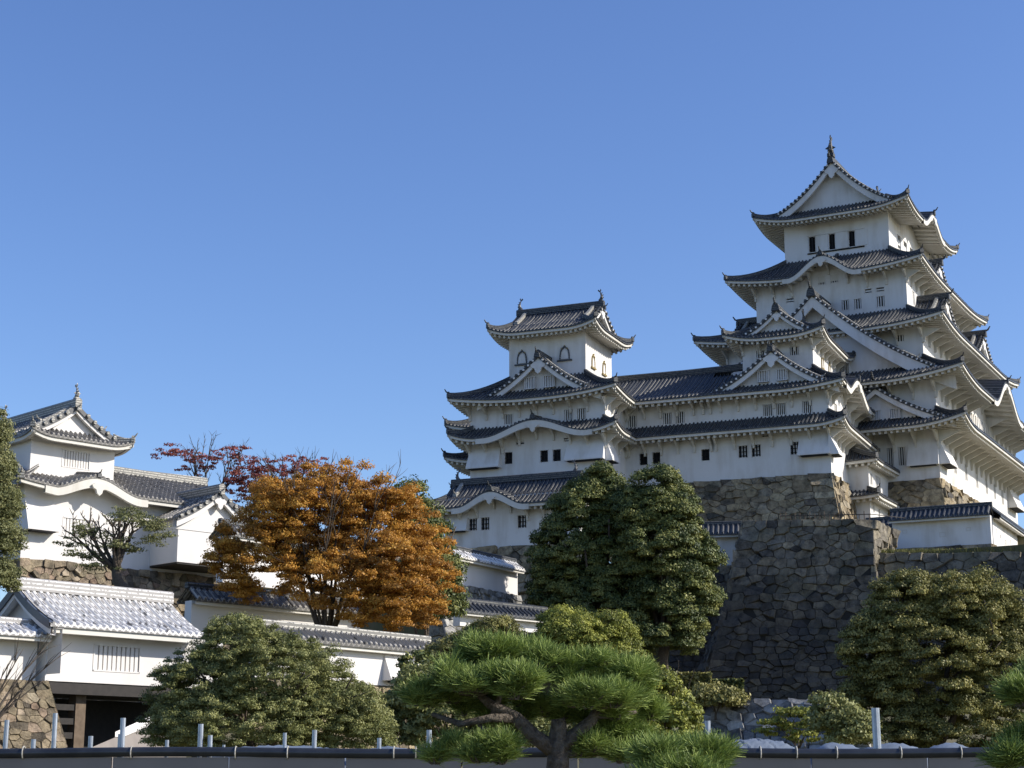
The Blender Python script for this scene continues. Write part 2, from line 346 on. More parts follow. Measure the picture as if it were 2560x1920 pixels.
class Bld:
    """a building: parts are built in its own (u,v,z) frame"""
    def __init__(s,name,frame,u,v,z,label,cat,group=None,tile='tile',white='plaster',eave='eave',ridge='ridge'):
        s.rib=.09 if tile=='tile_pale' else .125
        s.root=empty(name,frame.W(u,v,z),frame.ang,label,cat,group); s.o=np.array([u,v,z]); s.tile,s.white,s.eave,s.rm=tile,white,eave,ridge
    def build(s,mb,name,mat,par=None):
        par=par or s.root
        mb.v=[tuple(np.array(p)-s.o) for p in mb.v]; return mb.build(name,mat,par)
    def win(s,side,a,z,w,h,pl,kind='bars',nb=4):   # side 'f' plane v=pl, 'r' plane u=pl
        if side=='f': O=(a,pl,z)-s.o; return window(s.root,O,(1,0),(0,1),w,h,kind,nb,s.white)
        O=(pl,a,z)-s.o; return window(s.root,O,(0,1),(-1,0),w,h,kind,nb,s.white)
    def body(s,u0,u1,v0,v1,z0,z1,fw=(),rw=()):     # windows: (a,z,w,h,kind,nb)
        mb=MB(); wallbox(mb,u0,u1,v0,v1,z0,z1,[x[:4] for x in fw],[x[:4] for x in rw]); o=s.build(mb,'wall',s.white)
        for a,z,w,h,k,nb in fw: s.win('f',a,z,w,h,v0,k,nb)
        for a,z,w,h,k,nb in rw: s.win('r',a,z,w,h,u1,k,nb)
        return o
    def tier(s,u0,u1,v0,v1,D,zE,zT,lift=.6,kara=None,over=(2,2,2,2),conc=.3,per=.33,brk=0,bz=1.2,name='roof',sides='frbl',orn=1.,**kw):
        # D, over: run of roof / eave overhang on front,right,back,left
        Df,Dr,Db,Dl=D; of,or_,ob,ol=over; kara=kara or {}; mt=MB();me=MB();hips=[];bumps=[]
        sd={'f':((u0,v0),(1,0),(0,1),u1-u0,Df,Dl,Dr,of,ol,or_),'r':((u1,v0),(0,1),(-1,0),v1-v0,Dr,Df,Db,or_,of,ob),
            'b':((u1,v1),(-1,0),(0,-1),u1-u0,Db,Dr,Dl,ob,or_,ol),'l':((u0,v1),(0,-1),(1,0),v1-v0,Dl,Db,Df,ol,ob,of)}
        for k in sides:
            A,e,n,L,d,h0,h1,ov,o0,o1=sd[k]; A=np.array(A,float);e_=np.array(e,float);n_=np.array(n,float)
            zf=slope(mt,me,A,e,n,L,d,zE,zT,h0,h1,lift,kara.get(k,()),conc,per,over=ov,oh0=o0,oh1=o1,**kw)
            if brk and k in 'fr':
                nb=max(2,round((L-o0-o1)/brk))
                for i in range(nb+1):
                    x=o0+(L-o0-o1)*i/nb; w=.16
                    if any(abs(x-q[0])<q[1]*1.05 for q in kara.get(k,())): zz=zf(x,0)-.45
                    else: zz=zE-.42
                    a=A+e_*x
                    me.prism([X3(a+n_*(ov+.02),zz-bz),X3(a+n_*(ov-.16),zz-bz),X3(a+n_*(ov-.25),zz-bz*.55),X3(a+n_*(ov*.35),zz+.05),X3(a+n_*(ov+.02),zz+.35)],X3(-e_*w/2,0),X3(e_*w/2,0))
            for (xc,wk,H) in kara.get(k,()):
                c=A+e_*xc; dmax=d
                mr=MB(); bumps.append(mr); chain(mr,[X3(c+n_*q,max(zE+H+.12*q,zf(xc,q/d))+.02) for q in np.linspace(-.02,dmax,7)],.32,.30)
                oni(mr,X3(c-n_*.05,zE+H+.02),-n_,.8*orn)
                P=[[X3(A+e_*x+n_*(ov+.01),zE-.3),X3(A+e_*x+n_*(ov+.01),max(zE,zf(x,0))-.12)] for x in np.linspace(xc-wk,xc+wk,21)]; me.grid(P)
            # hip at the start corner of this side
            if k in 'fr' or (k in 'bl'):
                pts=[]
                for t in np.linspace(0,1,9): pts.append(X3(A+e_*h0*t+n_*d*t,zf(h0*t,t)+.03))
                if h0>.1: mh=MB(); hips.append(mh); chain(mh,pts,.34*orn,.34*orn); dd=-(e_*h0+n_*d); oni(mh,pts[0]+X3(dd/np.linalg.norm(dd)*-.12,0),dd,.75*orn)
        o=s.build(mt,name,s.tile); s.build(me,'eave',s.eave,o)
        for q in hips: s.build(q,'hip_ridge',s.rm,o)
        for q in bumps: s.build(q,'bump_ridge',s.rm,o)
        return o
    def gable(s,c,e,n,w,zB,zA,Lb,setb=.6,bw=.5,fin='oni',fs=1.,kud=True,wins=(),name='gable',orn=True,conc=.35,beads=True,back=False,wz=None,wb=True,ridge_h=.5,per=.33,pe=.8,wall=True,backfin=False):
        # c = ground point of the rake plane centre; n inward
        c=np.array(c,float);e=np.array(e,float);n=np.array(n,float); mt=MB();mw=MB();mr=MB();md=MB();mls=[]
        zq=lambda l:(lambda t: zB+(zA-zB)*((1-conc)*t+conc*t*t))(1-l)
        # right slope: foot at c+e*w ; columns along n
        slope(mt,None,c+e*w,n,-e,Lb,w,zB,zA,conc=conc,per=per,rib=s.rib)
        slope(mt,None,c-e*w+n*Lb,-n,e,Lb,w,zB,zA,conc=conc,per=per,rib=s.rib)
        ls=np.linspace(0,1,15); 
        def fr(mb,y0,y1,d0,d1,ext=1.):
            for sg in (-1,1):
                P=[[X3(c+e*sg*w*l+n*y0,zq(l)-d0),X3(c+e*sg*w*l+n*y0,zq(l)-d1(l)),X3(c+e*sg*w*l+n*y1,zq(l)-d1(l)),X3(c+e*sg*w*l+n*y1,zq(l)-d0)] for l in ls]
                mb.grid(P if sg<0 else [r[::-1] for r in P],flip=True)
        fr(md,-.06,.10,-.12,lambda l:.19)                        # dark tile edge
        fr(mw,.02,.24,.13,lambda l:.13+bw*(1.0+.25*l))            # bargeboard
        for sg in (-1,1):                                        # plastered underside
            P=[[X3(c+e*sg*w*l+n*.2,zq(l)-.16),X3(c+e*sg*w*l+n*(setb+.05),zq(l)-.16)] for l in ls]; mw.grid(P,flip=(sg<0))
        # face wall
        if wall:
            P=[[X3(c+e*w*l+n*setb,zB-.6 if wz is None else wz),X3(c+e*w*l+n*setb,zq(abs(l))-.15)] for l in np.linspace(-1,1,29)]; mw.grid(P,flip=True)
        if orn and w>1.5: pend(mw,c+n*.02,e,n,zA-bw*1.35-.25*min(1,w/4),min(1.1,w/4.2))
        if beads:
            ln=math.hypot(w,zA-zB); nb=int(ln/.46)
            for sg in (-1,1):
                for i in range(1,nb):
                    l=i/nb; p=X3(c+e*sg*w*l-n*.09,zq(l)-.03)
                    if wb: mw.box(p,(.15,.10,.15),(X3(e,0),X3(n,0),(0,0,1)))
                    mr.tube([X3(c+e*sg*w*(l+.5/nb)-n*.18,zq(l+.5/nb)+.04),X3(c+e*sg*w*(l+.5/nb)+n*.35,zq(l+.5/nb)+.05)],.12,6)
        ridge=[X3(c+n*y,zA-.02+ (.10*(1-abs(2*y/Lb-1))*0)) for y in np.linspace(-.15,Lb,6)]
        chain(mr,ridge,.42,ridge_h)
        top=X3(c-n*.1,zA+ridge_h-.05)
        if fin=='shachi': oni(mr,X3(c-n*.22,zA-.25),-n,.9*fs); shachi(mr,top+X3(n*.25,0),-n,fs)
        elif fin=='oni': oni(mr,X3(c-n*.2,zA-.15),-n,fs)
        if backfin: shachi(mr,X3(c+n*(Lb-.3),zA+ridge_h-.05),n,fs)
        if kud:
            for sg in (-1,1):
                pts=[X3(c+e*sg*w*l+n*pe,zq(l)+.03) for l in np.linspace(.06,.72,8)]; ml=MB(); mls.append(ml); chain(ml,pts,.34,.30); oni(ml,pts[-1]+X3(e*sg*.08,0),e*sg,.6)
                chain(mr,[X3(c+e*sg*w*l+n*.14,zq(l)+.03) for l in np.linspace(.0,.98,10)],.20,.16)
                if back or backfin: ml=MB(); mls.append(ml); chain(ml,[X3(c+e*sg*w*l+n*(Lb-pe),zq(l)+.03) for l in np.linspace(.06,.72,8)],.34,.30)
        o=s.build(mw,name,s.white); s.build(mt,'gable_roof',s.tile,o); s.build(mr,'ridge',s.rm,o); s.build(md,'tile_edge','darktile',o)
        for ml in mls: s.build(ml,'descending_ridge','ridge_lit' if s.rm=='ridge' else s.rm,o)
        for a,z,ww,hh,k,nb in wins:
            O=X3(c+e*a+n*(setb-.26),z)-s.o; window(s.root,O,e,n,ww,hh,k,nb,s.white)
        return o
    def chute(s,side,a0,a1,pl,zt,zb,out=.7,cut0=True):     # flared stone-drop bay
        mb=MB(); 
        if side=='f': P=lambda a,d,z:np.array([a,pl-d,z])
        else: P=lambda a,d,z:np.array([pl+d,a,z])
        i=[P(a0+.1,0,zt),P(a1-.1,0,zt),P(a1,out,zb),P(a0,out,zb),P(a0,out,zb-.12),P(a1,out,zb-.12),P(a0,-.1,zb-.12),P(a1,-.1,zb-.12)]
        fl=(side!='f')
        for q in ((0,3,2,1),(3,4,5,2),(4,6,7,5)): 
            qq=[i[k] for k in q]; mb.quad(*(qq[::-1] if fl else qq))
        mb.face([mb.vert(i[k]) for k in (0,6,4,3)]); mb.face([mb.vert(i[k]) for k in (1,2,5,7)])
        o=s.build(mb,'stone_drop_bay',s.white); d=MB(); c=P((a0+a1)/2,out*.55,zb-.16); w=a1-a0-.5
        d.box(c,(w,out*.8,.06) if side=='f' else (out*.8,w,.06)); s.build(d,'drop_slot','dark',o); return o
# ------------------------------------------------------------------ masonry
def clip(poly,mx,my,nx,ny):
    out=[];n=len(poly)
    for i in range(n):
        a=poly[i];b=poly[(i+1)%n]; da=(a[0]-mx)*nx+(a[1]-my)*ny; db=(b[0]-mx)*nx+(b[1]-my)*ny
        if da<=0: out.append(a)
        if (da<0)!=(db<0) and abs(da-db)>1e-9: t=da/(da-db); out.append((a[0]+(b[0]-a[0])*t,a[1]+(b[1]-a[1])*t))
    return out
def stone_face(mb,bk,TL,TR,BR,BL,sx=.9,sy=.6,dep=.14,curve=0.,seed=1,cs=True,topjit=0.):
    rg=random.Random(seed); TL,TR,BR,BL=[np.array(p,float) for p in (TL,TR,BR,BL)]
    W=(np.linalg.norm(TR-TL)+np.linalg.norm(BR-BL))/2; H=np.linalg.norm((BL+BR)/2-(TL+TR)/2)
    nr=np.cross(TR-TL,BL-TL); nr=-nr/np.linalg.norm(nr)
    if nr[1]>0 and abs(nr[1])>.2: nr=-nr
    hn=np.array([nr[0],nr[1],0]); 
    def S_(x,y):
        a=x/W;b=y/H; p=(TL*(1-a)+TR*a)*(1-b)+(BL*(1-a)+BR*a)*b
        return p-hn*curve*4*b*(1-b)*.5
    seeds=[];y=0
    while y<H:
        fy=1-.34*min(1,y/max(H,7)); h=sy*fy*rg.uniform(.65,1.35)*(1. if H<5 else 1.)
        h=min(h,H-y) if H-y-h>.3*sy else H-y
        x=0
        while x<W:
            w_=sx*fy*rg.uniform(.5,1.6)
            if W>6 and H>4 and x==0: w_=sx*(1.7 if int(y/h)%2 else 1.05)   # long and short corner blocks
            elif W>6 and H>4 and W-x-w_<1.3*sx: w_=(W-x) if W-x<1.9*sx else W-x-sx*(1.5 if int(y/h)%2 else 1.)
            if W-x-w_<.4*sx: w_=W-x
            if w_<=0.01: break
            seeds.append((x+w_*rg.uniform(.35,.65),y+h*rg.uniform(.3,.7))); x+=w_
            if rg.random()<.22: seeds.append((x-w_*rg.uniform(-.15,.15),y+h*rg.choice((-.05,.95))))
        y+=h
        if h<=0: break
    K_=min(1.7,max(1.,sx/sy)); A=np.array(seeds)*[1,K_]; seeds=[(a,b*K_) for a,b in seeds]
    bk.quad(*[p-nr*.10 for p in (TL,BL,BR,TR)])
    for i,(cx,cy) in enumerate(seeds):
        d=(A[:,0]-cx)**2+(A[:,1]-cy)**2; nbs=np.argsort(d)[1:15]
        poly=[(0,0),(W,0),(W,H*K_),(0,H*K_)]
        for j in nbs:
            qx,qy=A[j]; dx=qx-cx;dy=qy-cy; l=math.hypot(dx,dy); poly=clip(poly,(cx+qx)/2,(cy+qy)/2,dx/l,dy/l)
            if len(poly)<3: break
        if len(poly)<3: continue
        poly=[(a,b/K_) for a,b in poly]
        mx=sum(p[0] for p in poly)/len(poly);my=sum(p[1] for p in poly)/len(poly)
        g=rg.uniform(.012,.035); sz=min(sx,sy)*.8; up=rg.uniform(.25,1.35)*dep; tx,ty=rg.uniform(-.2,.2),rg.uniform(-.2,.2)
        def ring(k,hh,t=0): 
            r=[]
            for px,py in poly:
                vx,vy=px-mx,py-my; l=math.hypot(vx,vy)+1e-6; kk=max(.3,1-k*sz/l); qx,qy=mx+vx*kk,my+vy*kk
                r.append(mb.vert(S_(qx,qy)+nr*(hh+t*(tx*vx+ty*vy))))
            return r
        r0=ring(g,-.10);r1=ring(g+.01,up*.6,.7);r2=ring(g+rg.uniform(.03,.09),up,1); cc=rg.random(); m=len(poly)
        for a,b in ((r0,r1),(r1,r2)):
            for k in range(m): mb.face([a[k],a[(k+1)%m],b[(k+1)%m],b[k]],r=cc)
        mb.face(r2,r=cc)
def masonry(name,faces,label,mat='stone',sx=.9,sy=.6,dep=.14,group=None,top=None,cat='stone wall',curve=0):
    """faces: list of (TL,TR,BR,BL) world points"""
    c=np.mean([np.array(p) for p in faces[0][2:]],axis=0); r=empty(name,c,0,label,cat,group)
    mb=MB();bk=MB()
    for i,f in enumerate(faces): stone_face(mb,bk,*f,sx=sx,sy=sy,dep=dep,seed=len(label)*7+i,curve=curve)
    for m_,nm,mt in ((mb,'stones',mat),(bk,'backing','mortar')):
        m_.v=[tuple(np.array(p)-c) for p in m_.v]; m_.build(nm,mt,r)
    if top is not None:
        t=MB(); t.face([t.vert(np.array(p)-c) for p in top]); t.build('top_surface','ground',r)
    return r

# ------------------------------------------------------------------ ground
def sst(a,b,x): t=min(1,max(0,(x-a)/(b-a))); return t*t*(3-2*t)
def gz(x,y): return 2.0*sst(22,56,y)+4.1*sst(60,106,y)
mb=MB(); ys=list(np.arange(-30,130,4))+[150,200,400,1500]; xs=[-900,-300]+list(np.arange(-80,120,5))+[300,900]
mb.grid([[ (x,y,gz(x,y)+.15*math.sin(x*.3)*math.cos(y*.23)*(1 if y>20 else 0)) for x in xs] for y in ys])
tag(mb.build('ground','ground'),None,None,kind='structure')
def terrace(name,poly,zt,zb=-1,mat='ground'):
    m=MB(); m.prism([(x,y,0) for x,y in poly],np.array([0,0,zb]),np.array([0,0,zt])); tag(m.build(name,mat),None,None,kind='structure')
# pixel crops used for measuring (all planes are real wall planes)
c1=lambda x,y:(1750+x*810/2212,320+y*580/1584)
c2=lambda x,y:(1700+x*860/2212,800+y*620/1595)
c3=lambda x,y:(1080+x*820/2212,700+y*600/1619)
d4=lambda x,y:(1080+x*480/1991,1000+y*400/1659)
d3=lambda x,y:(1700+x*480/2212,780+y*360/1659)
def onv(F_,p,v):
    r=ray(*p); t=(v+np.dot(F_.O-CAM,F_.v))/np.dot(r,F_.v); q=CAM+r*t; return float(np.dot(q-F_.O,F_.u)),float(q[2])
def pw(F_,v,cv,b,kind='bars',nb=4):
    a=onv(F_,cv(b[0],b[3]),v); c=onv(F_,cv(b[2],b[1]),v); return (a[0],a[1],c[0]-a[0],c[1]-a[1],kind,nb)
# ------------------------------------------------------------------ main keep
K=Bld('main_keep',KF,-10.2,0,26.2,'tallest white castle keep with stacked dark curved roofs on the hilltop','castle keep')
fw=[(-4.35,27.55,.55,1.55,'bars',3),(-3.38,27.55,.55,1.55,'bars',3)]
rw=[(v,27.5,.75,1.4,'bars',4) for v in (5.2,9.2,13.4,17.2,20.6,24.0)]+[(v,32.9,.7,.9,'bars',3) for v in (3.0,)]
K.body(-20.4,0,0,31,26.2,35.4,fw,rw)
K.body(-19.05,-1.35,2.2,28.8,35.6,40.6,[pw(KF,2.2,c1,(1335,1410,1390,1460),nb=3)],[(4.2,38.6,.6,.9,'bars',3)])
K.body(-17.0,-3.1,4.6,26.4,41,46.7,[pw(KF,4.6,c1,b,k,n) for b,k,n in (((970,1172,1015,1245),'bars',3),((1055,1163,1100,1237),'bars',3),((1210,1145,1258,1222),'bars',3),((810,1010,852,1072),'bars',3),((893,998,940,1058),'bars',3),((1125,1095,1170,1128),'vent',1),((1205,1085,1255,1118),'vent',1),((590,1160,640,1192),'vent',1))],[(6.6,43.2,.6,1.2,'bars',3)])
w5=[(-12.85,49.75,.62,1.5,'dark',1),(-10.93,49.75,.58,1.5,'dark',1),(-9.05,49.75,.58,1.5,'dark',1)]
K.body(-15.2,-5.3,8,23,48,53.5,w5,[(v,50.0,1.1,1.3,'vent',1) for v in (11,13.2,15.4,17.6)])
sm=MB(); sm.b2(-13.0,-7.6,7.9,8.05,49.55,49.66); K.build(sm,'sill','dark')
sm=MB(); sm.b2(-13.0,-7.6,7.93,8.05,51.3,51.36);
for u in (-12.1,-10.2,-8.35): sm.b2(u,u+1.05,7.955,8.05,49.72,51.28)
K.build(sm,'shutter','plaster')
K.tier(-23.4,2.97,-2.6,33.6,(2.6,2.97,2.6,3),30.4,32.0,.75,over=(2.6,2.97,2.6,3),brk=1.9,bz=1.3)
K.tier(-23.2,2.9,-2.2,33.2,(4.4,4.25,4.4,4.15),34.55,37.1,.85,kara={'r':[(17.7,5.4,2.6)]},over=(2.2,2.9,2.2,2.8),brk=1.9,bz=1.1)
K.tier(-21.45,1.05,0,31,(4.6,4.15,4.6,4.45),39.85,42.3,.7,over=(2.2,2.4,2.2,2.4),brk=2.1,bz=1.0)
K.tier(-19.3,-1.1,2.7,28.3,(5.3,4.2,5.3,4.1),45.98,49.0,.65,kara={'f':[(9.1,3.25,1.7)]},over=(1.9,2.0,1.9,2.3),brk=1.7,bz=.9)
K.tier(-17.6,-2.85,6,25,(2.65,2.65,2.65,2.65),52.65,54.2,.75,kara={'r':[(9.5,3.6,1.5)]},over=(2.0,2.45,2.0,2.4),dent=.45)
K.gable((-10.2,7.3),(1,0),(0,1),5.6,53.55,58.15,16.4,setb=.9,bw=.62,conc=.5,fin='shachi',fs=1.2,backfin=True)
K.gable((-10.2,-.3),(1,0),(0,1),12.0,34.95,43.25,5.0,setb=1.0,bw=1.05,conc=.42,orn=False,fin='oni',fs=1.4,wins=[(2.1,35.75,.65,1.15,'bars',3)],per=.36)
K.gable((-4.7,-1.5),(1,0),(0,1),6.5,30.85,34.15,1.7,setb=.6,bw=.5,conc=.45,fin='oni',fs=1.5,kud=False,wins=[(1.1,31.4,.8,.75,'bars',4),(-.6,31.4,.8,.75,'bars',4)],orn=False)
for v in (8.2,22.8): K.gable((-.5,v),(0,1),(-1,0),4.3,41.0,43.8,4.0,setb=.6,bw=.5,fin='oni',fs=1.1)
for v in (8.2,22.8): K.gable((-19.9,v),(0,1),(1,0),4.3,41.0,43.8,4.0,setb=.6,bw=.5,fin='oni',fs=1.1)
K.gable((-2.6,15.5),(0,1),(-1,0),4.0,46.9,49.3,4.0,setb=.6,bw=.5,fin='oni',fs=1.1)
K.gable((-17.8,15.5),(0,1),(1,0),4.0,46.9,49.3,4.0,setb=.6,bw=.5,fin='oni',fs=1.1)
K.chute('f',-2.6,.05,0,29.6,27.45,.55); K.chute('r',-.1,2.7,0,29.6,27.5,.9); K.chute('r',26.6,30.4,0,29.8,27.6,.9)
lat=MB(); 
for i in range(18): lat.b2(-.02,.10,9.4+i*.72,9.4+i*.72+.34,32.6,34.2)
K.build(lat,'lattice','plaster')
# ------------------------------------------------------------------ west small tower
W=Bld('small_tower',WF,-4.6,0,25.2,'white small tower with two stacked gables in front of the tall keep','castle tower')
W.body(-9.2,0,0,12.8,25.2,32.55,[pw(WF,0,c2,(535,540,597,620),nb=5),pw(WF,0,c2,(620,532,680,612),nb=5),pw(WF,0,c2,(788,517,848,600),nb=5),
   pw(WF,0,c2,(378,806,432,887),'lattice',3),pw(WF,0,c2,(462,800,517,880),'lattice',3),pw(WF,0,c2,(712,782,762,866),'lattice',3),pw(WF,0,c2,(525,722,595,752),'vent',1)],
   [(2.0,30.1,.9,1.1,'bars',4),(8.8,26.6,.7,1.3,'bars',3)])
W.body(-7.5,-1.65,2.5,11.1,33.0,37.55,[pw(WF,2.5,c2,(492,192,548,247),nb=4),pw(WF,2.5,c2,(708,168,762,228),nb=4)])
W.tier(-9.2,1.6,-1.6,14.4,(1.6,1.6,1.6,0),28.97,30.0,.5,over=(1.6,1.6,1.6,0),sides='frb',brk=1.5,bz=.95)
W.tier(-10.2,1.6,-1.6,14.4,(4.1,3.25,3.3,0),31.95,34.3,.5,kara={'r':[(5.9,4.2,1.45)]},over=(1.6,1.6,1.6,0),sides='frb',brk=1.5,bz=.85)
W.tier(-8.75,-.35,1.0,12.8,(1.9,1.9,1.9,1.9),36.95,38.0,.6,over=(1.5,1.3,1.5,1.3),brk=1.4,bz=.7,dent=.45)
W.gable((-4.3,-.8),(1,0),(0,1),5.3,32.1,35.35,3.3,setb=.7,bw=.42,conc=.48,fs=.9,wins=[(-.25-.95,32.9,.8,.85,'bars',4),(.35,32.9,.8,.85,'bars',4)])
W.gable((-4.4,1.9),(1,0),(0,1),3.0,37.4,39.4,10,setb=.5,bw=.32,conc=.48,fin='oni',fs=1.15,backfin=True)
W.chute('f',-2.5,.1,0,28.4,26.75,.75); W.chute('r',-.6,1.0,0,28.3,26.7,.75); W.chute('r',9.2,10.6,0,28.3,26.4,.6)
for v in (5.4,8.0):
    kato(W.root,np.array([-1.65,v,35.0])-W.o,(0,1),(-1,0),.6,.95,'gold')
# ------------------------------------------------------------------ linking corridor
G=Bld('corridor_building',WF,-13,0,25.2,'long plain white corridor building linking the two small towers under one straight roof','castle corridor')
G.body(-17.2,-9.2,.012,7.6,25.2,32.6,[pw(WF,0,c3,(1322,912,1378,995),nb=4),pw(WF,0,c3,(1560,893,1616,975),nb=4),pw(WF,0,c3,(1645,885,1702,967),nb=4),
  pw(WF,0,c3,(1400,1168,1452,1250),'dark',3),pw(WF,0,c3,(1487,1160,1538,1243),'dark',3),pw(WF,0,c3,(1818,1139,1870,1220),'dark',3),pw(WF,0,c3,(1640,1065,1690,1090),'vent',1)])
for (zE,zT,D,ov,bz) in ((28.97,30.0,1.6,1.6,.95),(31.95,35.1,5.6,1.6,.85)):
    mt=MB();me=MB();slope(mt,me,(-16.9,-1.6),(1,0),(0,1),7.7 if D<2 else 6.7,D,zE,zT,over=ov,conc=.25)
    for i in range(6):
        a=-16.6+i*1.4; me.prism([(a,.0,zE-.42-bz),(a,-.16,zE-.42-bz),(a,-.25,zE-.42-bz*.55),(a,-1.05,zE-.37),(a,.0,zE-.1)],np.array([-.08,0,0]),np.array([.08,0,0]))
    o=G.build(mt,'roof','tile'); G.build(me,'eave','eave',o)
mt=MB();slope(mt,None,(-9,9.2),(-1,0),(0,-1),10,5.2,31.95,35.1,conc=.25);G.build(mt,'roof','tile')
mr=MB();chain(mr,[(-21.5,4.0,35.05),(-13,4,35.02),(-6.5,4.0,35.1)],.42,.5);G.build(mr,'ridge','ridge')
mt=MB();slope(mt,None,(-20,-1.6),(1,0),(0,1),3.2,5.6,31.95,35.1,conc=.25);G.build(mt,'roof','tile')
# ------------------------------------------------------------------ northwest small tower
T=Bld('small_tower',WF,-22.8,-4.8,25.6,'white small tower left of the corridor with black trimmed bell shaped top windows','castle tower')
T.body(-28.7,-16.9,-4.8,6.0,25.5,32.55,[pw(WF,-4.8,c3,(489,903,546,975),nb=4),pw(WF,-4.8,c3,(893,871,950,950),nb=4),pw(WF,-4.8,c3,(978,863,1037,943),nb=4),
  pw(WF,-4.8,c3,(490,1160,542,1243),'dark',3),pw(WF,-4.8,c3,(730,1147,782,1230),'dark',3),pw(WF,-4.8,c3,(815,1141,868,1224),'dark',3),pw(WF,-4.8,c3,(568,1070,622,1110),'vent',1),pw(WF,-4.8,c3,(890,1062,940,1090),'vent',1)])
T.body(-26.0,-19.2,-3,3.3,33.0,38.6)
T.tier(-30.1,-15.4,-6.4,7.6,(1.6,1.6,1.6,1.6),28.97,30.0,.6,kara={'f':[(7.6,4.5,1.15)]},over=(1.6,1.5,1.6,1.4),brk=1.5,bz=.95)
T.tier(-30.1,-15.4,-6.4,7.6,(3.4,3.8,4.3,4.1),31.95,34.3,.6,over=(1.6,1.5,1.6,1.4),brk=1.5,bz=.85)
T.tier(-27.4,-17.7,-4.5,4.8,(1.6,1.6,1.6,1.6),38.05,39.0,.6,over=(1.5,1.5,1.5,1.4),dent=.42)
T.gable((-22.35,-5.6),(1,0),(0,1),5.4,32.1,35.5,2.8,setb=.7,bw=.44,conc=.48,fin='oni',fs=.9,wins=[(-1.0-.35,32.95,.85,.9,'bars',4),(.35,32.95,.85,.9,'bars',4)])
T.gable((-18.8,.15),(0,1),(-1,0),3.1,38.85,40.75,7.8,setb=.6,bw=.35,fin='shachi',fs=.62,backfin=False,back=True)
sh=MB(); shachi(sh,(-26.3,.15,41.2),(-1,0),.62); T.build(sh,'finial','darktile')
for u in (-25.2,-21.4): kato(T.root,np.array([u,-3,35.65])-T.o,(1,0),(0,1),.76,1.0)
for v in (-1.6,1.0): kato(T.root,np.array([-19.2,v,35.2])-T.o,(0,1),(-1,0),.6,.95,'gold')
T.chute('f',-28.8,-25.9,-4.8,28.4,26.75,.7); T.chute('f',-20.2,-16.9,-4.8,28.4,26.8,.7); T.chute('r',-4.9,-3.2,-16.9,28.4,26.7,.6)
T.tier(-35.2,-26,4,13,(2.2,2.2,2.2,2.2),32.2,33.4,.55,over=(2.0,2.0,2.0,2.2)); T.tier(-35.3,-26,4,13,(2.2,2.2,2.2,2.2),29.3,30.4,.55,over=(2.0,2.0,2.0,2.2)); T.body(-33,-27,6.2,11,20,32.8)
# ------------------------------------------------------------------ lower building with karahafu
L_=Bld('gatehouse_building',WF,-23,-10,19.5,'low white building with one curved roof bump, below the left small tower','castle building')
L_.body(-28.5,-17.2,-10,-6,19.3,23.4,[pw(WF,-10,d4,(385,1228,466,1355),'lattice',3),pw(WF,-10,d4,(510,1215,595,1350),'lattice',3),pw(WF,-10,d4,(890,1193,978,1327),'lattice',3)])
L_.tier(-30.1,-16.2,-11.3,-4.7,(1.5,1.3,1.5,1.6),22.55,23.5,.45,kara={'f':[(6.0,2.9,1.1)]},over=(1.3,1.0,1.3,1.6),brk=1.5,bz=.8)
L_.gable((-28.7,-8),(0,1),(1,0),1.95,23.35,24.85,11,setb=.5,bw=.3,fin='oni',fs=.5,beads=False,orn=False)
for u,d in ((-28.3,-1),(-18.3,1)):
    sh=MB(); shachi(sh,(u,-8,25.2),(d,0),.6); L_.build(sh,'finial','darktile')
L_.chute('f',-28.7,-26.4,-10,22.2,20.9,.6)
# ------------------------------------------------------------------ passage between small tower and keep
Pg=Bld('passage_building',KF,-6,-3,20,'narrow white passage building with two small roofs between small tower and keep','castle building')
Pg.body(-8,-4.35,-5.9,-.02,19.5,27.4,(),[(-5.5,25.25,.5,.85,'bars',3),(-3.95,25.28,.62,.88,'bars',3),(-3.13,25.28,.62,.88,'bars',3),(-5.1,23.0,.4,.6,'bars',3),(-3.6,22.6,.5,.9,'bars',3)])
Pg.tier(-9,-3.3,-6.9,-.02,(1.0,2.4,0,0),27.0,28.1,.15,over=(1.0,1.05,0,0),sides='fr')
Pg.tier(-8,-3.3,-6.9,-.02,(1.0,1.1,0,0),24.15,24.65,.15,over=(1.0,1.05,0,0),sides='fr')
# ------------------------------------------------------------------ upper left turret complex
U=Bld('turret_building',LF,4,0,13.8,'sunlit white two storey turret with a big gable and curved roof bump, far left','castle turret',tile='tile_mid',white='plaster_new',ridge='ridge_lit')
U.body(0,15,0,8,13.8,18.3,[(2.55,15.3,2.1,1.05,'grille',10)])
U.body(.95,6.45,1.3,9.5,17.5,21.5,[(3.0,19.55,1.75,.95,'grille',10)])
mt=MB();me=MB();slope(mt,me,(-.8,-1),(1,0),(0,1),15.6,5,17.9,20.15,h0=2.2,lift=.3,kara=[(4.9,3.0,.85)],over=1.0,oh0=.8,conc=.2,per=.3,raft=False,h1=0)
o=U.build(mt,'roof','tile_mid');U.build(me,'eave','eave',o)
mt=MB();slope(mt,None,(14.8,9),(-1,0),(0,-1),15.6,5,17.9,20.15,conc=.2);slope(mt,None,(-.8,9),(0,-1),(1,0),10,2.2,17.9,19.3,h0=2,h1=2,conc=.2);U.build(mt,'roof','tile_mid')
mr=MB();chain(mr,[(6,4,20.1),(10,4,20.08),(14.9,4,20.2)],.36,.45);U.build(mr,'ridge','ridge_lit');mr=MB()
chain(mr,[X3(np.array([-.8,-1.])+np.array([2.2,5.])*t,17.95+2.3*t*.9+.3*(1-t)**2) for t in np.linspace(0,.5,5)],.3,.3);oni(mr,(-.85,-1.05,18.1),(-.6,-1),.7);U.build(mr,'hip_ridge','ridge_lit')
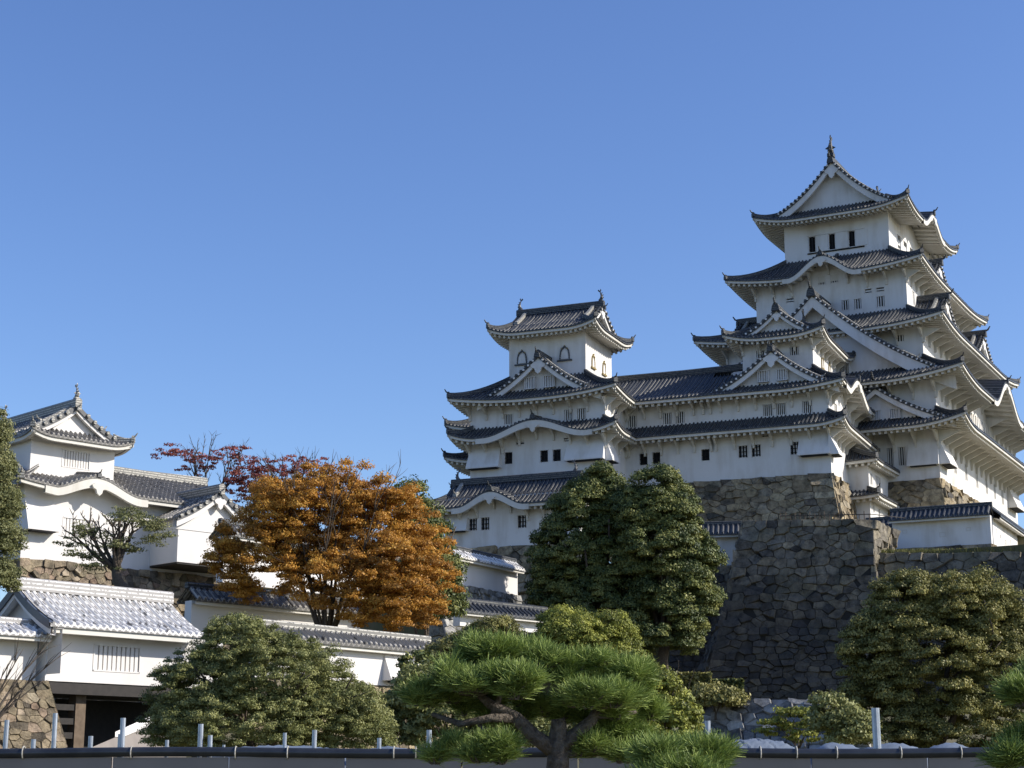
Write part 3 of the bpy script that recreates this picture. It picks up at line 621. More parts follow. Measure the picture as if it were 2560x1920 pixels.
mr=MB();oni(mr,(4.1,-1.02,18.75),(0,-1),.5);chain(mr,[(4.1,-1,18.75),(4.1,0,18.9),(4.1,1.3,19.1)],.3,.25);U.build(mr,'ridge','darktile')
U.tier(.4,7.15,.3,10.3,(.9,.9,.9,.9),21.05,21.6,.35,over=(1.0,.65,.8,.6),raft=False,per=.3,orn=.8)
U.gable((3.45,.75),(1,0),(0,1),2.75,21.4,23.05,8.8,setb=.35,bw=.25,fin='shachi',fs=.55,backfin=True,per=.3,orn=False,pe=.5,beads=True,wb=False)
U.gable((10.9,-3.3),(1,0),(0,1),2.95,16.6,18.4,4.5,setb=.4,bw=.32,fin='oni',fs=.5,kud=False,per=.3,wz=16.0,beads=True,wb=False)
U.body(8.35,13.4,-2.86,.2,14.1,16.8)
dk=MB(); dk.b2(8.4,13.35,-2.8,.1,14.0,14.085); U.build(dk,'undercroft','blackwood')  # thin black slab standing in for the shade under the overhang
U.chute('f',-.05,1.95,0,17.2,15.5,.75)
# ------------------------------------------------------------------ gate building
A=Bld('gate_building',GF,3,0,2.8,'white gatehouse with pale plastered tile roof and barred window over a dark gateway, lower left','castle gate',tile='tile_pale',white='plaster_new',ridge='ridge_pale')
A.body(-.3,7.6,0,3.2,5.18,7.2,[(1.72,5.66,1.98,.88,'grille',10)])
A.gable((-.75,1.6),(0,1),(1,0),2.45,7.12,8.55,6.95,setb=.5,bw=.22,fin='oni',fs=.45,kud=False,per=.28,ridge_h=.42,wz=5.4,orn=False,beads=False)
me=MB();slope(MB(),me,(-.6,-.85),(1,0),(0,1),6.8,2.4,7.12,8.5,over=.85,conc=.35,per=.28,raft=False); A.build(me,'eave','eave')
mb=MB(); mb.b2(-.2,7.5,.05,3.1,4.75,5.17); A.build(mb,'lintel','blackwood')
mb=MB(); mb.b2(1.35,1.78,.45,.9,1.5,4.75); A.build(mb,'post','wood')
mb=MB(); mb.b2(7.0,7.5,.45,.9,1.5,4.75); A.build(mb,'post','wood')
mb=MB(); mb.b2(1.8,7.0,2.4,2.5,1.5,4.7); mb.b2(.2,1.35,2.0,2.1,1.5,4.7); A.build(mb,'door','blackwood')
mb=MB(); 
for z in (3.2,3.7,4.2): mb.b2(.1,1.34,.5,.62,z,z+.22)
A.build(mb,'wall_boards','blackwood')
# ------------------------------------------------------------------ roofed walls
def dobei(frame,u0,u1,v,z0,z1,label,th=.5,over=.45,rise=.42,tile='tile',holes=(),end='',white='plaster',per=.33,ridge='ridge',cap=True,slab=0):
    B=Bld('roofed_wall',frame,(u0+u1)/2,v,z0,label,'wall',tile=tile,white=white,ridge=ridge)
    mb=MB(); wallbox(mb,u0,u1,v,v+th,z0,z1+.1,[]); B.build(mb,'wall',white)
    mt=MB();me=MB();mr=MB(); D=over+th/2
    slope(mt,me,(u0-.1,v-over),(1,0),(0,1),u1-u0+.2,D,z1+.12,z1+.12+rise,over=over,raft=False,per=per,fas=.12,conc=.1,lift=slab,rib=B.rib)
    slope(mt,None,(u1+.1,v+th+over),(-1,0),(0,-1),u1-u0+.2,D,z1+.12,z1+.12+rise,per=per,conc=.1)
    chain(mr,[(u0-.15,v+th/2,z1+rise+.1),((u0+u1)/2,v+th/2,z1+rise+.1),(u1+.15,v+th/2,z1+rise+.1)],.24,.22)
    o=B.build(mt,'roof',tile);B.build(me,'eave','eave',o);B.build(mr,'ridge',ridge,o)
    for (a,z,w_) in holes:
        m=MB(); 
        for q in ((a,z,w_,.03),(a,z+w_*.7,w_,.03),(a,z,.03,w_*.7),(a+w_-.03,z,.03,w_*.7)): m.b2(q[0],q[0]+q[2],v-.02,v+.01,q[1],q[1]+q[3])
        B.build(m,'gun_port','eave')
    return B
# bastion wall: front-left corner and right corner
BT=112
TLp=at(1860,1303,BT);TRp=at(2183,1300,BT-3.2); BRp=at(2200,1760,BT-6.0); BLp=at(1752,1760,BT-2.2)
TBk=at(2226,1376,BT+1.2)
zt=TLp[2]; zr=TRp[2]
LBk=np.array([TLp[0]+2.5,TLp[1]+14,zt]); LBb=np.array([BLp[0]-1.5,BLp[1]+16,BLp[2]]) 
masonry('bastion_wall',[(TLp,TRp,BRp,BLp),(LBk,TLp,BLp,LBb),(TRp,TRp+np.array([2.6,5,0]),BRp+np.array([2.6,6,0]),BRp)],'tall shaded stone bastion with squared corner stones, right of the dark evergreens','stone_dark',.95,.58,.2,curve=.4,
  top=[TLp-[0,0,.02],TRp-[0,0,.02],TRp+np.array([2.6,5,-.02]),LBk+np.array([0,0,-.02])])
a=at(2180,1384,BT-2.2);b=at(3500,1374,BT-18); a2=at(2100,1800,BT-4.2);b2_=at(3500,1800,BT-21)
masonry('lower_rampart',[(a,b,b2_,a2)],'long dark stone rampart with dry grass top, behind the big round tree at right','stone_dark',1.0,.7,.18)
zg=a[2]
terrace('upper_terrace',[(a[0]+.3,a[1]+.3),(b[0],b[1]+.3),(120,120),(130,220),(-20,220),(-30,150),(0,133),(22,128),(24,118)],zg-.05,0)
terrace('castle_terrace',[(28,124),(80,118),(120,210),(-16,210),(-24,152),(3,141),(24,131)],19.0,0)
# walls in front of the keep
F1=Fr(at(2479,1359,114),-26); z0=at(2479,1359,114)[2]
g=at(2479,1376,114)
masonry('wall_footing',[(F1.W(-6.6,0,z0),F1.W(0,0,z0),F1.W(.1,-.15,g[2]-.5),F1.W(-6.7,-.15,g[2]-.5)),(F1.W(0,0,z0),F1.W(0,14,z0),F1.W(.1,14,g[2]-.5),F1.W(.1,-.15,g[2]-.5))],'low stone footing under the white wall on the right rampart','stone',1.2,.5,.12)
ztop=onv(F1,c2(2000,1262),0)[1]
dobei(F1,-6.6,0,.02,z0,ztop,'shaded white wall with dark tiled roof and three small gun ports, on the right rampart',over=.6,rise=.7,holes=[(-5.9,z0+1.05,.3),(-3.4,z0+.65,.42),(-1.6,z0+.95,.3)])
F1b=Fr(F1.W(0,.5,0),-26+90)
dobei(F1b,.3,16,-.0,z0,ztop-.0,'sunlit white wall running back under the keep at the right edge',over=.6,rise=.7,holes=[(1.3,z0+1,.3),(2.8,z0+.8,.3),(4.6,z0+.6,.4),(6.6,z0+.9,.3)])
dobei(F1,-8.6,-6.0,1.2,z0-.6,ztop-.25,'set back white wall end beside the bastion corner with shorter dark roof',over=.6,rise=.6)
F2=Fr(at(1775,1415,116),-10); z0=at(1775,1415,116)[2]; 
dobei(F2,-1.5,3.0,0,z0,at(1775,1342,116)[2],'small white wall piece with dark tiled roof left of the bastion top',over=.6,rise=.75)
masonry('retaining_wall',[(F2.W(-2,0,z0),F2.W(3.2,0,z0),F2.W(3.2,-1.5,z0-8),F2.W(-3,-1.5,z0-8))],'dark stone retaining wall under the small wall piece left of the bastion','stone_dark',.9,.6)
# keep and tower stone bases
zb=26.2
masonry('stone_base',[(KF.W(-20.4,0,zb),KF.W(0,0,zb),KF.W(1.4,-1.6,19),KF.W(-20.4,-1.6,19)),(KF.W(0,0,zb),KF.W(0,31,zb),KF.W(1.5,31,19),KF.W(1.4,-1.6,19))],'warm tan stone base under the tall main keep','stone',1.25,.62,.10)
zb=25.2
masonry('stone_base',[(WF.W(-17,0,zb),WF.W(0,0,zb),WF.W(1.3,-1.7,18.5),WF.W(-17,-1.7,18.5)),(WF.W(0,0,zb),WF.W(0,13,zb),WF.W(1.3,13,18.5),WF.W(1.3,-1.7,18.5))],'brown stone base under the corridor and front small tower','stone',1.1,.62,.13)
masonry('stone_base',[(WF.W(-28.8,-4.8,25.55),WF.W(-16.9,-4.8,25.55),WF.W(-16.5,-6.6,18.5),WF.W(-29.5,-6.6,18.5)),(WF.W(-16.9,-4.8,25.55),WF.W(-16.9,0,25.3),WF.W(-16.5,0,18.5),WF.W(-16.5,-6.6,18.5))],'stone base under the small tower left of the corridor','stone',1.1,.7,.14)
masonry('stone_base',[(WF.W(-28.6,-10.,19.45),WF.W(-15,-10.,19.45),WF.W(-14.5,-12,11),WF.W(-29.5,-12,11))],'rounded stone base under the low building with curved roof bump','stone',1.3,.95,.25)
# left side masonry
zb=13.8
masonry('stone_base',[(LF.W(-.1,0,zb),LF.W(15,0,zb),LF.W(15.3,-1.6,7),LF.W(-.6,-1.6,7)),(LF.W(-6,-1.0,9.6),LF.W(22,-2.6,10.6),LF.W(22,-4.5,4),LF.W(-6,-3.5,4))],'sunlit golden stone base under the far left turret','stone_gold',.55,.42,.2)
masonry('stone_base',[(GF.W(-9,-.1,5.15),GF.W(-.3,-.1,5.15),GF.W(.9,-.75,1.2),GF.W(-9,-.75,1.2)),(GF.W(-.3,-.1,5.15),GF.W(-.3,3.2,5.15),GF.W(.9,3.4,1.2),GF.W(.9,-.75,1.2))],'golden reddish stone base left of the dark gateway','stone_gold',.42,.3,.10)
dobei(GF,-9,-.5,.3,5.15,6.62,'sunlit white wall with pale tile roof on stone, at the lower left edge',tile='tile_pale',white='plaster_new',per=.28,over=.75,rise=.42,ridge='ridge_pale')
dobei(GF,6.6,9.2,3.4,5.6,7.0,'short dark roofed wall just right of the pale gatehouse roof',tile='tile',over=.45)
# long walls of the middle ground
GW=Fr(GF.W(0,5,0),48)
def dpx(p0,p1,Y0,Y1,hpx,label,**k):   # wall whose roof-edge line runs through two measured points
    a=at(*p0,Y0);b=at(*p1,Y1); a[2]=b[2]=(a[2]+b[2])/2; ang=math.degrees(math.atan2(b[1]-a[1],b[0]-a[0])); f=Fr(a,ang); L=float(np.linalg.norm((b-a)[:2])); h=hpx*Y0/F
    return f,L,a[2],dobei(f,0,L,0,a[2]-h,a[2],label,**k)
f,L,z,_=dpx((640,1608),(1078,1630),61.2,68.8,92,'low white wall with weathered grey tile roof below the orange tree',tile='tile_mid',white='plaster_new',per=.28,over=.4,rise=.45,ridge='ridge_lit')
_.chute('f',L-2.9,L-1.4,0,z-.1,z-1.0,.45)
masonry('stone_base',[(f.W(-1,0,z-1.37),f.W(L+1,0,z-1.37),f.W(L+1,-.7,z-4),f.W(-1,-.7,z-4))],'rough brown stones under the low wall below the orange tree','stone',.5,.4,.12)
dpx((560,1361),(1000,1392),87.7,98,112,'white wall with grey tile roof seen through the left of the orange tree',tile='tile_mid',white='plaster_new',over=.6,rise=.7)
dpx((480,1480),(900,1568),76.5,83.5,95,'lower white wall seen through the orange tree branches',tile='tile_mid',white='plaster_new',over=.5,rise=.6)
f,L,z,_=dpx((1120,1402),(1294,1424),100,107,62,'short sunlit white wall with pale tiled roof between orange tree and dark evergreens',tile='tile_pale',white='plaster_new',over=.5,rise=.55)
masonry('stone_base',[(f.W(-1,0,z-1.45),f.W(L+.2,0,z-1.45),f.W(L+.2,-.9,z-7),f.W(-1,-.9,z-7))],'small sunlit stone base under the short sunlit wall','stone_grey',.6,.45,.15)
dpx((1150,1538),(1370,1552),90,95,30,'low shaded wall with bluish tiled roof above the clipped olive bushes',over=.5,rise=.55)
# slanting stair wall behind the fence
a=at(150,1900,40);b=at(385,1802,47); m=MB(); d=b-a
m.prism([a+[0,0,-.02],b+[0,0,0],b+[0,0,-1.2],a+[0,0,-1.2]],np.array([0,0,0]),np.array([.5,2.2,-.6])); rt=empty('stair_wall',a,0,'slanting grey stair parapet with white edge behind the fence, lower left','wall'); m.v=[tuple(np.array(p)-a) for p in m.v]; m.build('parapet','panel',rt)
m=MB(); m.v=[]; m.prism([a+(b-a)*.55+[0,-.05,.0],b+[0,-.05,.0],b+[0,-.05,.16],a+(b-a)*.55+[0,-.05,.12]],np.array([0,0,0]),np.array([.1,.4,0])); m.v=[tuple(np.array(p)-a) for p in m.v]; m.build('coping','plaster_new',rt)
# rough boundary wall at right foreground
a=at(1690,1752,56);b=at(2150,1752,52)
masonry('rubble_wall',[(a,b,b+[0,-2.2,-2.4],a+[0,-2.2,-2.4])],'low rough rubble wall of pale grey boulders below the bastion','stone_grey',.55,.42,.22,cat='rubble wall')

# ------------------------------------------------------------------ vegetation
def leafmesh(name,P,Nn,size,mat,par,rnd,aspect=.55,origin=(0,0,0)):
    n=len(P); t=rng.normal(size=(n,3)); t-=Nn*(t*Nn).sum(1,keepdims=True); t/=np.linalg.norm(t,axis=1,keepdims=True)+1e-9; b=np.cross(Nn,t)
    sz=(size*rng.uniform(.6,1.3,n))[:,None]; V=np.empty((n,4,3)); V[:,0]=P-t*sz*.5; V[:,1]=P+b*sz*aspect*.5+Nn*sz*.06; V[:,2]=P+t*sz*.5; V[:,3]=P-b*sz*aspect*.5+Nn*sz*.06
    V=(V.reshape(-1,3)-np.array(origin)).astype(np.float32); me=bpy.data.meshes.new(name); me.vertices.add(n*4); me.loops.add(n*4); me.polygons.add(n)
    me.vertices.foreach_set('co',V.ravel()); me.loops.foreach_set('vertex_index',np.arange(n*4,dtype=np.int32)); me.polygons.foreach_set('loop_start',np.arange(0,n*4,4,dtype=np.int32))
    me.update(calc_edges=True); a=me.attributes.new('rnd','FLOAT','FACE'); a.data.foreach_set('value',np.asarray(rnd,dtype=np.float32)); me.materials.append(M[mat])
    o=bpy.data.objects.new(name,me); C.objects.link(o); o.parent=par; return o
def unit(n): v=rng.normal(size=(n,3)); return v/np.linalg.norm(v,axis=1,keepdims=True)
def clumps(centers,rad,per,flat=1.,shell=.55):
    """leaf points around clump centres; returns points, normals, per-leaf random"""
    n=len(centers); d=unit(n*per); d[:,2]=np.abs(d[:,2])*.8+d[:,2]*.2; r=rng.uniform(shell,1.,n*per)**.7; rr=np.repeat(rad,per)
    P=np.repeat(centers,per,0)+d*(r*rr)[:,None]*np.array([1,1,flat]); Nn=d+unit(n*per)*.75; Nn/=np.linalg.norm(Nn,axis=1,keepdims=True)
    cr=np.repeat(rng.random(n),per); return P,Nn,np.clip(cr*.55+rng.random(n*per)*.45,0,1)
def lobepts(lobes,n,inner=.72,down=-.5):
    """clump centres near the surface of ellipsoid lobes (cx,cy,cz,rx,ry,rz), points buried in other lobes dropped"""
    w_=np.array([l[3]*l[5] for l in lobes]); w_/=w_.sum(); out=[]
    for l,c in zip(lobes,rng.multinomial(n,w_)):
        d=unit(c*2); d=d[d[:,2]>down][:c]; r=rng.uniform(inner,1.,len(d)); out.append(np.array(l[:3])+d*r[:,None]*np.array(l[3:]))
    P=np.vstack(out); keep=np.ones(len(P),bool)
    for l in lobes:
        q=(((P-np.array(l[:3]))/np.array(l[3:]))**2).sum(1); keep&=q>(inner*.8)**2
    return P[keep]
def limbs(mb,base,crown_c,crown_r,r0,nb=6,depth=2,seed=3,trunk_frac=.4,lean=(0,0),wob=.12):
    rg=random.Random(seed); base=np.array(base,float); cc=np.array(crown_c,float)
    top=base+(cc-base)*trunk_frac+np.array([lean[0],lean[1],0])
    tr=[base+(top-base)*t+np.array([rg.uniform(-1,1),rg.uniform(-1,1),0])*r0*.5*(0 if t in(0,1) else 1) for t in (0,.3,.65,1)]
    mb.tube(tr,[r0*1.25,r0,r0*.85,r0*.75],8)
    def br(p,d,L,r,dep):
        pts=[p];q=p.copy();dd=d.copy()
        for k in range(4):
            dd=dd+np.array([rg.uniform(-1,1),rg.uniform(-1,1),rg.uniform(-.4,.7)])*wob*1.6; dd/=np.linalg.norm(dd); q=q+dd*L/4; pts.append(q.copy())
        mb.tube(pts,[r,r*.8,r*.62,r*.45,r*.28],5)
        if dep>0:
            for k in (2,3,4):
                for _ in range(2):
                    nd=dd+np.array([rg.uniform(-1,1),rg.uniform(-1,1),rg.uniform(-.5,.8)])*.75; nd/=np.linalg.norm(nd); br(pts[k],nd,L*rg.uniform(.22,.38),r*.42,dep-1)
    for i in range(nb):
        a=2*math.pi*i/nb+rg.uniform(-.4,.4); el=rg.uniform(.25,1.2); tgt=cc+np.array([math.cos(a)*math.cos(el)*crown_r[0],math.sin(a)*math.cos(el)*crown_r[1],math.sin(el)*crown_r[2]])*.55
        s_=top-(top-base)*rg.uniform(0,.25); d=tgt-s_; L=np.linalg.norm(d); br(s_,d/L,L,r0*.5,depth)
def px_lobe(x,y,rx,ry,Y,dy=0,depth=1.):   # ellipsoid given by where it stands and its visible size
    c=at(x,y,Y+dy); k=Y/F*1.02; return (c[0],c[1],c[2],rx*k,rx*k*depth,ry*k)
def tree(name,lobes,label,cat,mat,ncl,clr,per,leaf,base=None,r0=.25,nb=6,inner=.72,flat=1.,group=None,bark='bark',limb_depth=1,down=-.5,trunk_frac=.4,aspect=.55,wob=.12,shell=.55,crown='crown'):
    L0=np.array(lobes); cc=L0[:,:3].mean(0); cr=[(L0[:,i]+L0[:,3+i]).max()-cc[i] for i in range(3)]
    if base is None: base=np.array([cc[0],cc[1],gz(cc[0],cc[1])-.2]); 
    base=np.array(base,float); rt=empty(name,base,0,label,cat,group)
    mb=MB(); limbs(mb,base,cc,cr,r0,nb,limb_depth,seed=int(abs(cc[0])*10)+3,trunk_frac=trunk_frac,wob=wob); mb.v=[tuple(np.array(p)-base) for p in mb.v]; mb.build('trunk',bark,rt,True)
    ce=lobepts(lobes,ncl,inner,down); P,Nn,rn=clumps(ce,clr*rng.uniform(.65,1.35,len(ce)),per,flat,shell); leafmesh(crown,P,Nn,leaf,mat,rt,rn,aspect,base); return rt
LB=px_lobe
Y=76
tree('autumn_tree',[LB(770,1280,150,110,Y),LB(880,1255,115,95,Y),LB(940,1340,170,130,Y,1),LB(1020,1440,130,130,Y,-1),LB(870,1450,190,120,Y),LB(660,1380,140,95,Y),LB(610,1470,60,50,Y),LB(980,1530,140,65,Y,-1),LB(700,1250,70,60,Y,1),LB(1000,1270,60,50,Y),LB(560,1400,50,50,Y)],
 'big spreading autumn tree with orange leaves in front of the white walls','tree','orange',1150,.42,215,.115,base=at(815,1600,Y)-[0,0,1.5],r0=.17,nb=13,inner=.35,flat=.95,limb_depth=2,trunk_frac=.22,shell=.2,down=-.8)
Y=120
tree('red_leaved_tree',[LB(500,1165,80,45,Y),LB(440,1140,55,28,Y),LB(570,1145,75,32,Y),LB(600,1215,70,45,Y)],'thin sparse red tree with bare top twigs behind the far left turret','tree','red',120,.42,34,.17,base=at(510,1400,Y),r0=.2,nb=9,limb_depth=2,inner=.3,flat=.5,shell=.2,trunk_frac=.5)
tree('red_leaved_tree',[LB(670,1190,90,45,Y),LB(760,1180,80,45,Y),LB(640,1240,70,50,Y),LB(790,1230,50,40,Y)],'dark red tree rising right behind the orange tree top','tree','red',190,.42,46,.17,base=at(690,1400,Y),r0=.2,nb=9,limb_depth=2,inner=.3,flat=.5,shell=.2,trunk_frac=.4)
Y=84
tree('conifer_tree',[LB(1025,1260,40,45,Y),LB(1045,1330,70,70,Y),LB(1080,1430,70,80,Y),LB(1100,1520,60,60,Y)],'soft green tree showing along the right side of the orange tree','tree','ever',300,.5,150,.14,r0=.2,limb_depth=0,nb=3)
Y=103
tree('evergreen_tree',[LB(1510,1225,50,55,Y),LB(1450,1290,80,80,Y),LB(1540,1310,70,90,Y),LB(1430,1390,100,90,Y),LB(1530,1430,100,100,Y),LB(1400,1480,70,80,Y),LB(1480,1560,130,110,Y),LB(1420,1600,80,60,Y)],
 'large dark evergreen, left one of the pair before the stone base','tree','ever',760,.60,430,.15,r0=.4,limb_depth=0,down=-.6,group=None,base=at(1480,1700,Y)-[0,0,1])
Y=101
tree('evergreen_tree',[LB(1640,1225,60,50,Y),LB(1600,1290,55,70,Y),LB(1680,1300,70,80,Y),LB(1650,1390,100,90,Y),LB(1720,1400,70,70,Y),LB(1690,1490,100,100,Y),LB(1740,1500,55,60,Y),LB(1640,1580,120,90,Y)],
 'large dark evergreen, right one of the pair touching the bastion','tree','ever',760,.60,430,.15,r0=.4,limb_depth=0,down=-.6,base=at(1660,1700,Y)-[0,0,1])
Y=58
tree('round_shrub',[LB(1440,1600,90,65,Y),LB(1520,1580,50,40,Y),LB(1400,1570,50,45,Y),LB(1560,1610,35,40,Y),LB(1480,1660,110,50,Y)],'bright yellow green rounded bush behind the pine top','bush','yellow',330,.30,280,.075,r0=.1,base=at(1460,1760,Y))
tree('round_shrub',[LB(1230,1600,70,50,Y),LB(1180,1630,60,50,Y),LB(1290,1640,70,50,Y),LB(1120,1660,60,50,Y),LB(1210,1680,100,50,Y)],'olive green clipped bush left of the bright yellow green one','bush','olive',330,.28,260,.075,r0=.1,base=at(1200,1760,Y))
Y=34
tree('yellow_shrub',[LB(1640,1740,70,60,Y),LB(1690,1800,60,60,Y),LB(1580,1690,60,50,Y),LB(1650,1840,90,50,Y)],'loose yellowish shrub right of the pine crown','bush','yellow',260,.18,150,.07,r0=.05,base=at(1650,1900,Y)-[0,0,.6])
tree('dark_shrub',[LB(1060,1760,90,80,Y),LB(1130,1820,120,70,Y),LB(1010,1830,50,70,Y),LB(1250,1840,120,60,Y),LB(1400,1840,120,60,Y)],'dark green shrub mass behind the left side of the pine','bush','green',420,.20,150,.075,r0=.05,base=at(1130,1930,Y)-[0,0,.5])
tree('small_leafy_plant',[LB(1045,1670,45,35,Y+4),LB(1030,1720,40,40,Y+4)],'sparse dark leaved branches before the low white wall','bush','ever',60,.16,55,.09,r0=.04,base=at(1050,1880,Y+4),shell=.2)
Y=30
tree('dome_shrub',[LB(600,1640,130,100,Y),LB(690,1720,190,130,Y),LB(520,1750,150,130,Y),LB(800,1800,170,110,Y),LB(880,1840,110,80,Y),LB(620,1830,240,110,Y),LB(450,1830,100,70,Y)],
 'wide dome shaped green bush with small leaves, centre left foreground','bush','green',2300,.14,190,.042,r0=.12,base=at(650,1980,Y)-[0,0,.3],inner=.55,aspect=.45,shell=.2)
Y=46
tree('broadleaf_tree',[LB(2260,1530,90,95,Y),LB(2400,1520,110,95,Y),LB(2470,1570,100,110,Y),LB(2200,1660,105,120,Y),LB(2330,1680,170,160,Y),LB(2490,1700,120,150,Y),LB(2220,1800,130,110,Y),LB(2400,1850,170,100,Y),LB(2520,1620,70,100,Y),LB(2190,1590,60,60,Y),LB(2290,1470,35,30,Y),LB(2440,1455,30,25,Y)],
 'big rounded olive green broadleaf tree at the right in front of the rampart','tree','olive',1300,.28,330,.072,r0=.2,base=at(2330,2000,Y)-[0,0,.3],inner=.6,shell=.35,down=-.7)
Y=44
tree('young_shrub',[LB(1990,1800,70,30,Y),LB(2030,1840,70,40,Y),LB(1940,1830,40,30,Y)],'light yellow green young shrub before the rubble wall','bush','yellow',90,.2,70,.09,r0=.04,base=at(2000,1905,Y),flat=.5,shell=.2)
tree('rock_shrub',[LB(1790,1755,60,28,54)],'low twiggy shrub growing on top of the rubble wall','bush','olive',70,.3,110,.10,r0=.04,base=at(1790,1800,54))
Y=78
tree('tall_shrub',[LB(2070,1800,45,60,42),LB(2120,1830,60,60,42)],'dull green bush between rubble wall and big right tree','bush','green',110,.25,120,.09,r0=.05,base=at(2090,1905,42))
tree('clipped_tree',[LB(230,1340,60,32,Y),LB(330,1300,60,35,Y),LB(390,1340,45,55,Y),LB(300,1370,60,30,Y),LB(200,1390,50,25,Y),LB(170,1360,35,20,Y),LB(250,1420,55,20,Y)],'crooked thin leaved tree standing before the far left turret','tree','soft',190,.40,52,.10,base=at(318,1500,Y),r0=.28,nb=9,limb_depth=2,inner=.3,flat=.45,shell=.2,trunk_frac=.55)
Y=33
tree('blurred_pine',[LB(-15,1090,35,65,Y),LB(-12,1180,50,70,Y),LB(-8,1270,58,70,Y),LB(-8,1360,62,70,Y),LB(-8,1450,52,60,Y)],'tall soft green conifer cut by the left picture edge','tree','soft',650,.16,120,.045,r0=.05,base=at(-60,2000,Y),inner=.5,nb=1,trunk_frac=.3,limb_depth=0)
# hedge boxes
def hedge(name,p0,p1,Y0,Y1,hp,dep,label,mat):
    a=at(*p0,Y0);b=at(*p1,Y1); h=hp*Y0/F; n=5200; P=rng.uniform(0,1,(n,3)); f=rng.integers(0,3,n); Pw=P.copy(); Pw[f==0,1]=rng.uniform(0,.08,(f==0).sum()); Pw[f==1,2]=rng.uniform(.94,1,(f==1).sum()); Pw[f==2,0]=np.where(rng.random((f==2).sum())<.5,rng.uniform(0,.03,(f==2).sum()),rng.uniform(.97,1,(f==2).sum()))
    Q=a+(b-a)*Pw[:,:1]+np.array([0,1,0])*dep*Pw[:,1:2]+np.array([0,0,1])*h*(Pw[:,2:]-1); r=empty(name,a-[0,0,h],0,label,'hedge'); Nn=unit(n)
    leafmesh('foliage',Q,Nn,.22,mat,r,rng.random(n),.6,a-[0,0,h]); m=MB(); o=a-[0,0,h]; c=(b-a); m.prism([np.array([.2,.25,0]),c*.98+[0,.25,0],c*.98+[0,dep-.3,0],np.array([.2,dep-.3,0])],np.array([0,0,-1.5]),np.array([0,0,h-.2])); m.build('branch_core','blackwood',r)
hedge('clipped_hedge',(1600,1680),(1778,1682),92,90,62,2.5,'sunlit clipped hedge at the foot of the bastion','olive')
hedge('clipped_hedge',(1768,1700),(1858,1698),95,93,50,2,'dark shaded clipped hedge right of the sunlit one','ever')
# dry grass on the ramparts
def grass(name,a,b,n,h,wd):
    a=np.array(a);b=np.array(b); t=rng.random(n); P=a+(b-a)*t[:,None]+np.stack([np.zeros(n),rng.uniform(-.1,wd,n),np.zeros(n)],1); m_=np.zeros((n,3)); 
    V=np.empty((n,4,3)); sx=rng.uniform(-.03,.03,(n,2)); H=h*rng.uniform(.4,1.2,n); d=rng.normal(size=(n,2))*.25*h
    V[:,0]=P;V[:,1]=P+np.stack([np.full(n,.05),np.zeros(n),np.zeros(n)],1);V[:,2]=P+np.stack([d[:,0]+.03,d[:,1],H],1);V[:,3]=P+np.stack([d[:,0],d[:,1],H],1)
    me=bpy.data.meshes.new(name); me.vertices.add(n*4); me.loops.add(n*4); me.polygons.add(n); me.vertices.foreach_set('co',V.astype(np.float32).ravel()); me.loops.foreach_set('vertex_index',np.arange(n*4,dtype=np.int32)); me.polygons.foreach_set('loop_start',np.arange(0,n*4,4,dtype=np.int32)); me.update(calc_edges=True)
    at_=me.attributes.new('rnd','FLOAT','FACE'); at_.data.foreach_set('value',rng.random(n).astype(np.float32)); me.materials.append(M['olive']); o=bpy.data.objects.new(name,me); C.objects.link(o); tag(o,'dry grass fringe along the top of the stone ramparts','grass',kind='stuff'); return o
grass('dry_grass',at(2195,1384,BT-2.2)+[0,.2,-.05],at(2640,1380,BT-8)+[0,.2,-.05],5000,.35,1.6)
# post and rope fence on the bastion top
fb=empty('post_fence',TLp+(TRp-TLp)*.3,0,'thin dark post and rail fence along the bastion top','fence'); o0=TLp+(TRp-TLp)*.3
for i in range(19):
    p=(TLp+(TRp-TLp)*(.3+.038*i)+[0,.5,0])-o0; m=MB(); m.tube([p,p+[0,0,.55+.12*math.sin(i*2.3)]],.03,5); m.build('post','wood',fb)
m=MB(); m.tube([(TLp+(TRp-TLp)*.3+[0,.5,.4])-o0,(TRp+[0,.5,.45])-o0,(TRp+[2.6,2.5,.5])-o0],.03,5); m.build('rail','blackwood',fb)
# bare twigs lower left
def bare(name,base,tips,r0,label,cat='tree'):
    rt=empty(name,base,0,label,cat); m=MB(); rg=random.Random(4); base=np.array(base)
    for tp in tips:
        tp=np.array(tp)-base; pts=[tp*t+np.array([0,0,.12*math.sin(t*3.1)])*np.linalg.norm(tp)*.5 for t in np.linspace(0,1,6)]; m.tube(pts,[r0*(1-.85*t) for t in np.linspace(0,1,6)],5)
        for k in (2,3,4):
            for _ in range(3):
                d=(pts[k+1]-pts[k]); d/=np.linalg.norm(d); d=d+np.array([rg.uniform(-.5,.5),rg.uniform(-.5,.5),rg.uniform(-.2,.7)]); L=np.linalg.norm(tp)*.22*rg.uniform(.6,1.2); q=pts[k]+d*L; m.tube([pts[k],(pts[k]+q)/2+np.array([0,0,.03]),q],[r0*.3,r0*.2,r0*.08],4)
    m.build('branches','bark',rt,True)
bare('bare_tree',at(-60,1860,30),[at(150,1640,30),at(110,1700,30.5),at(60,1620,30),at(20,1660,29.5),at(130,1600,31)],.03,'bare leafless branches reaching in at the lower left edge')
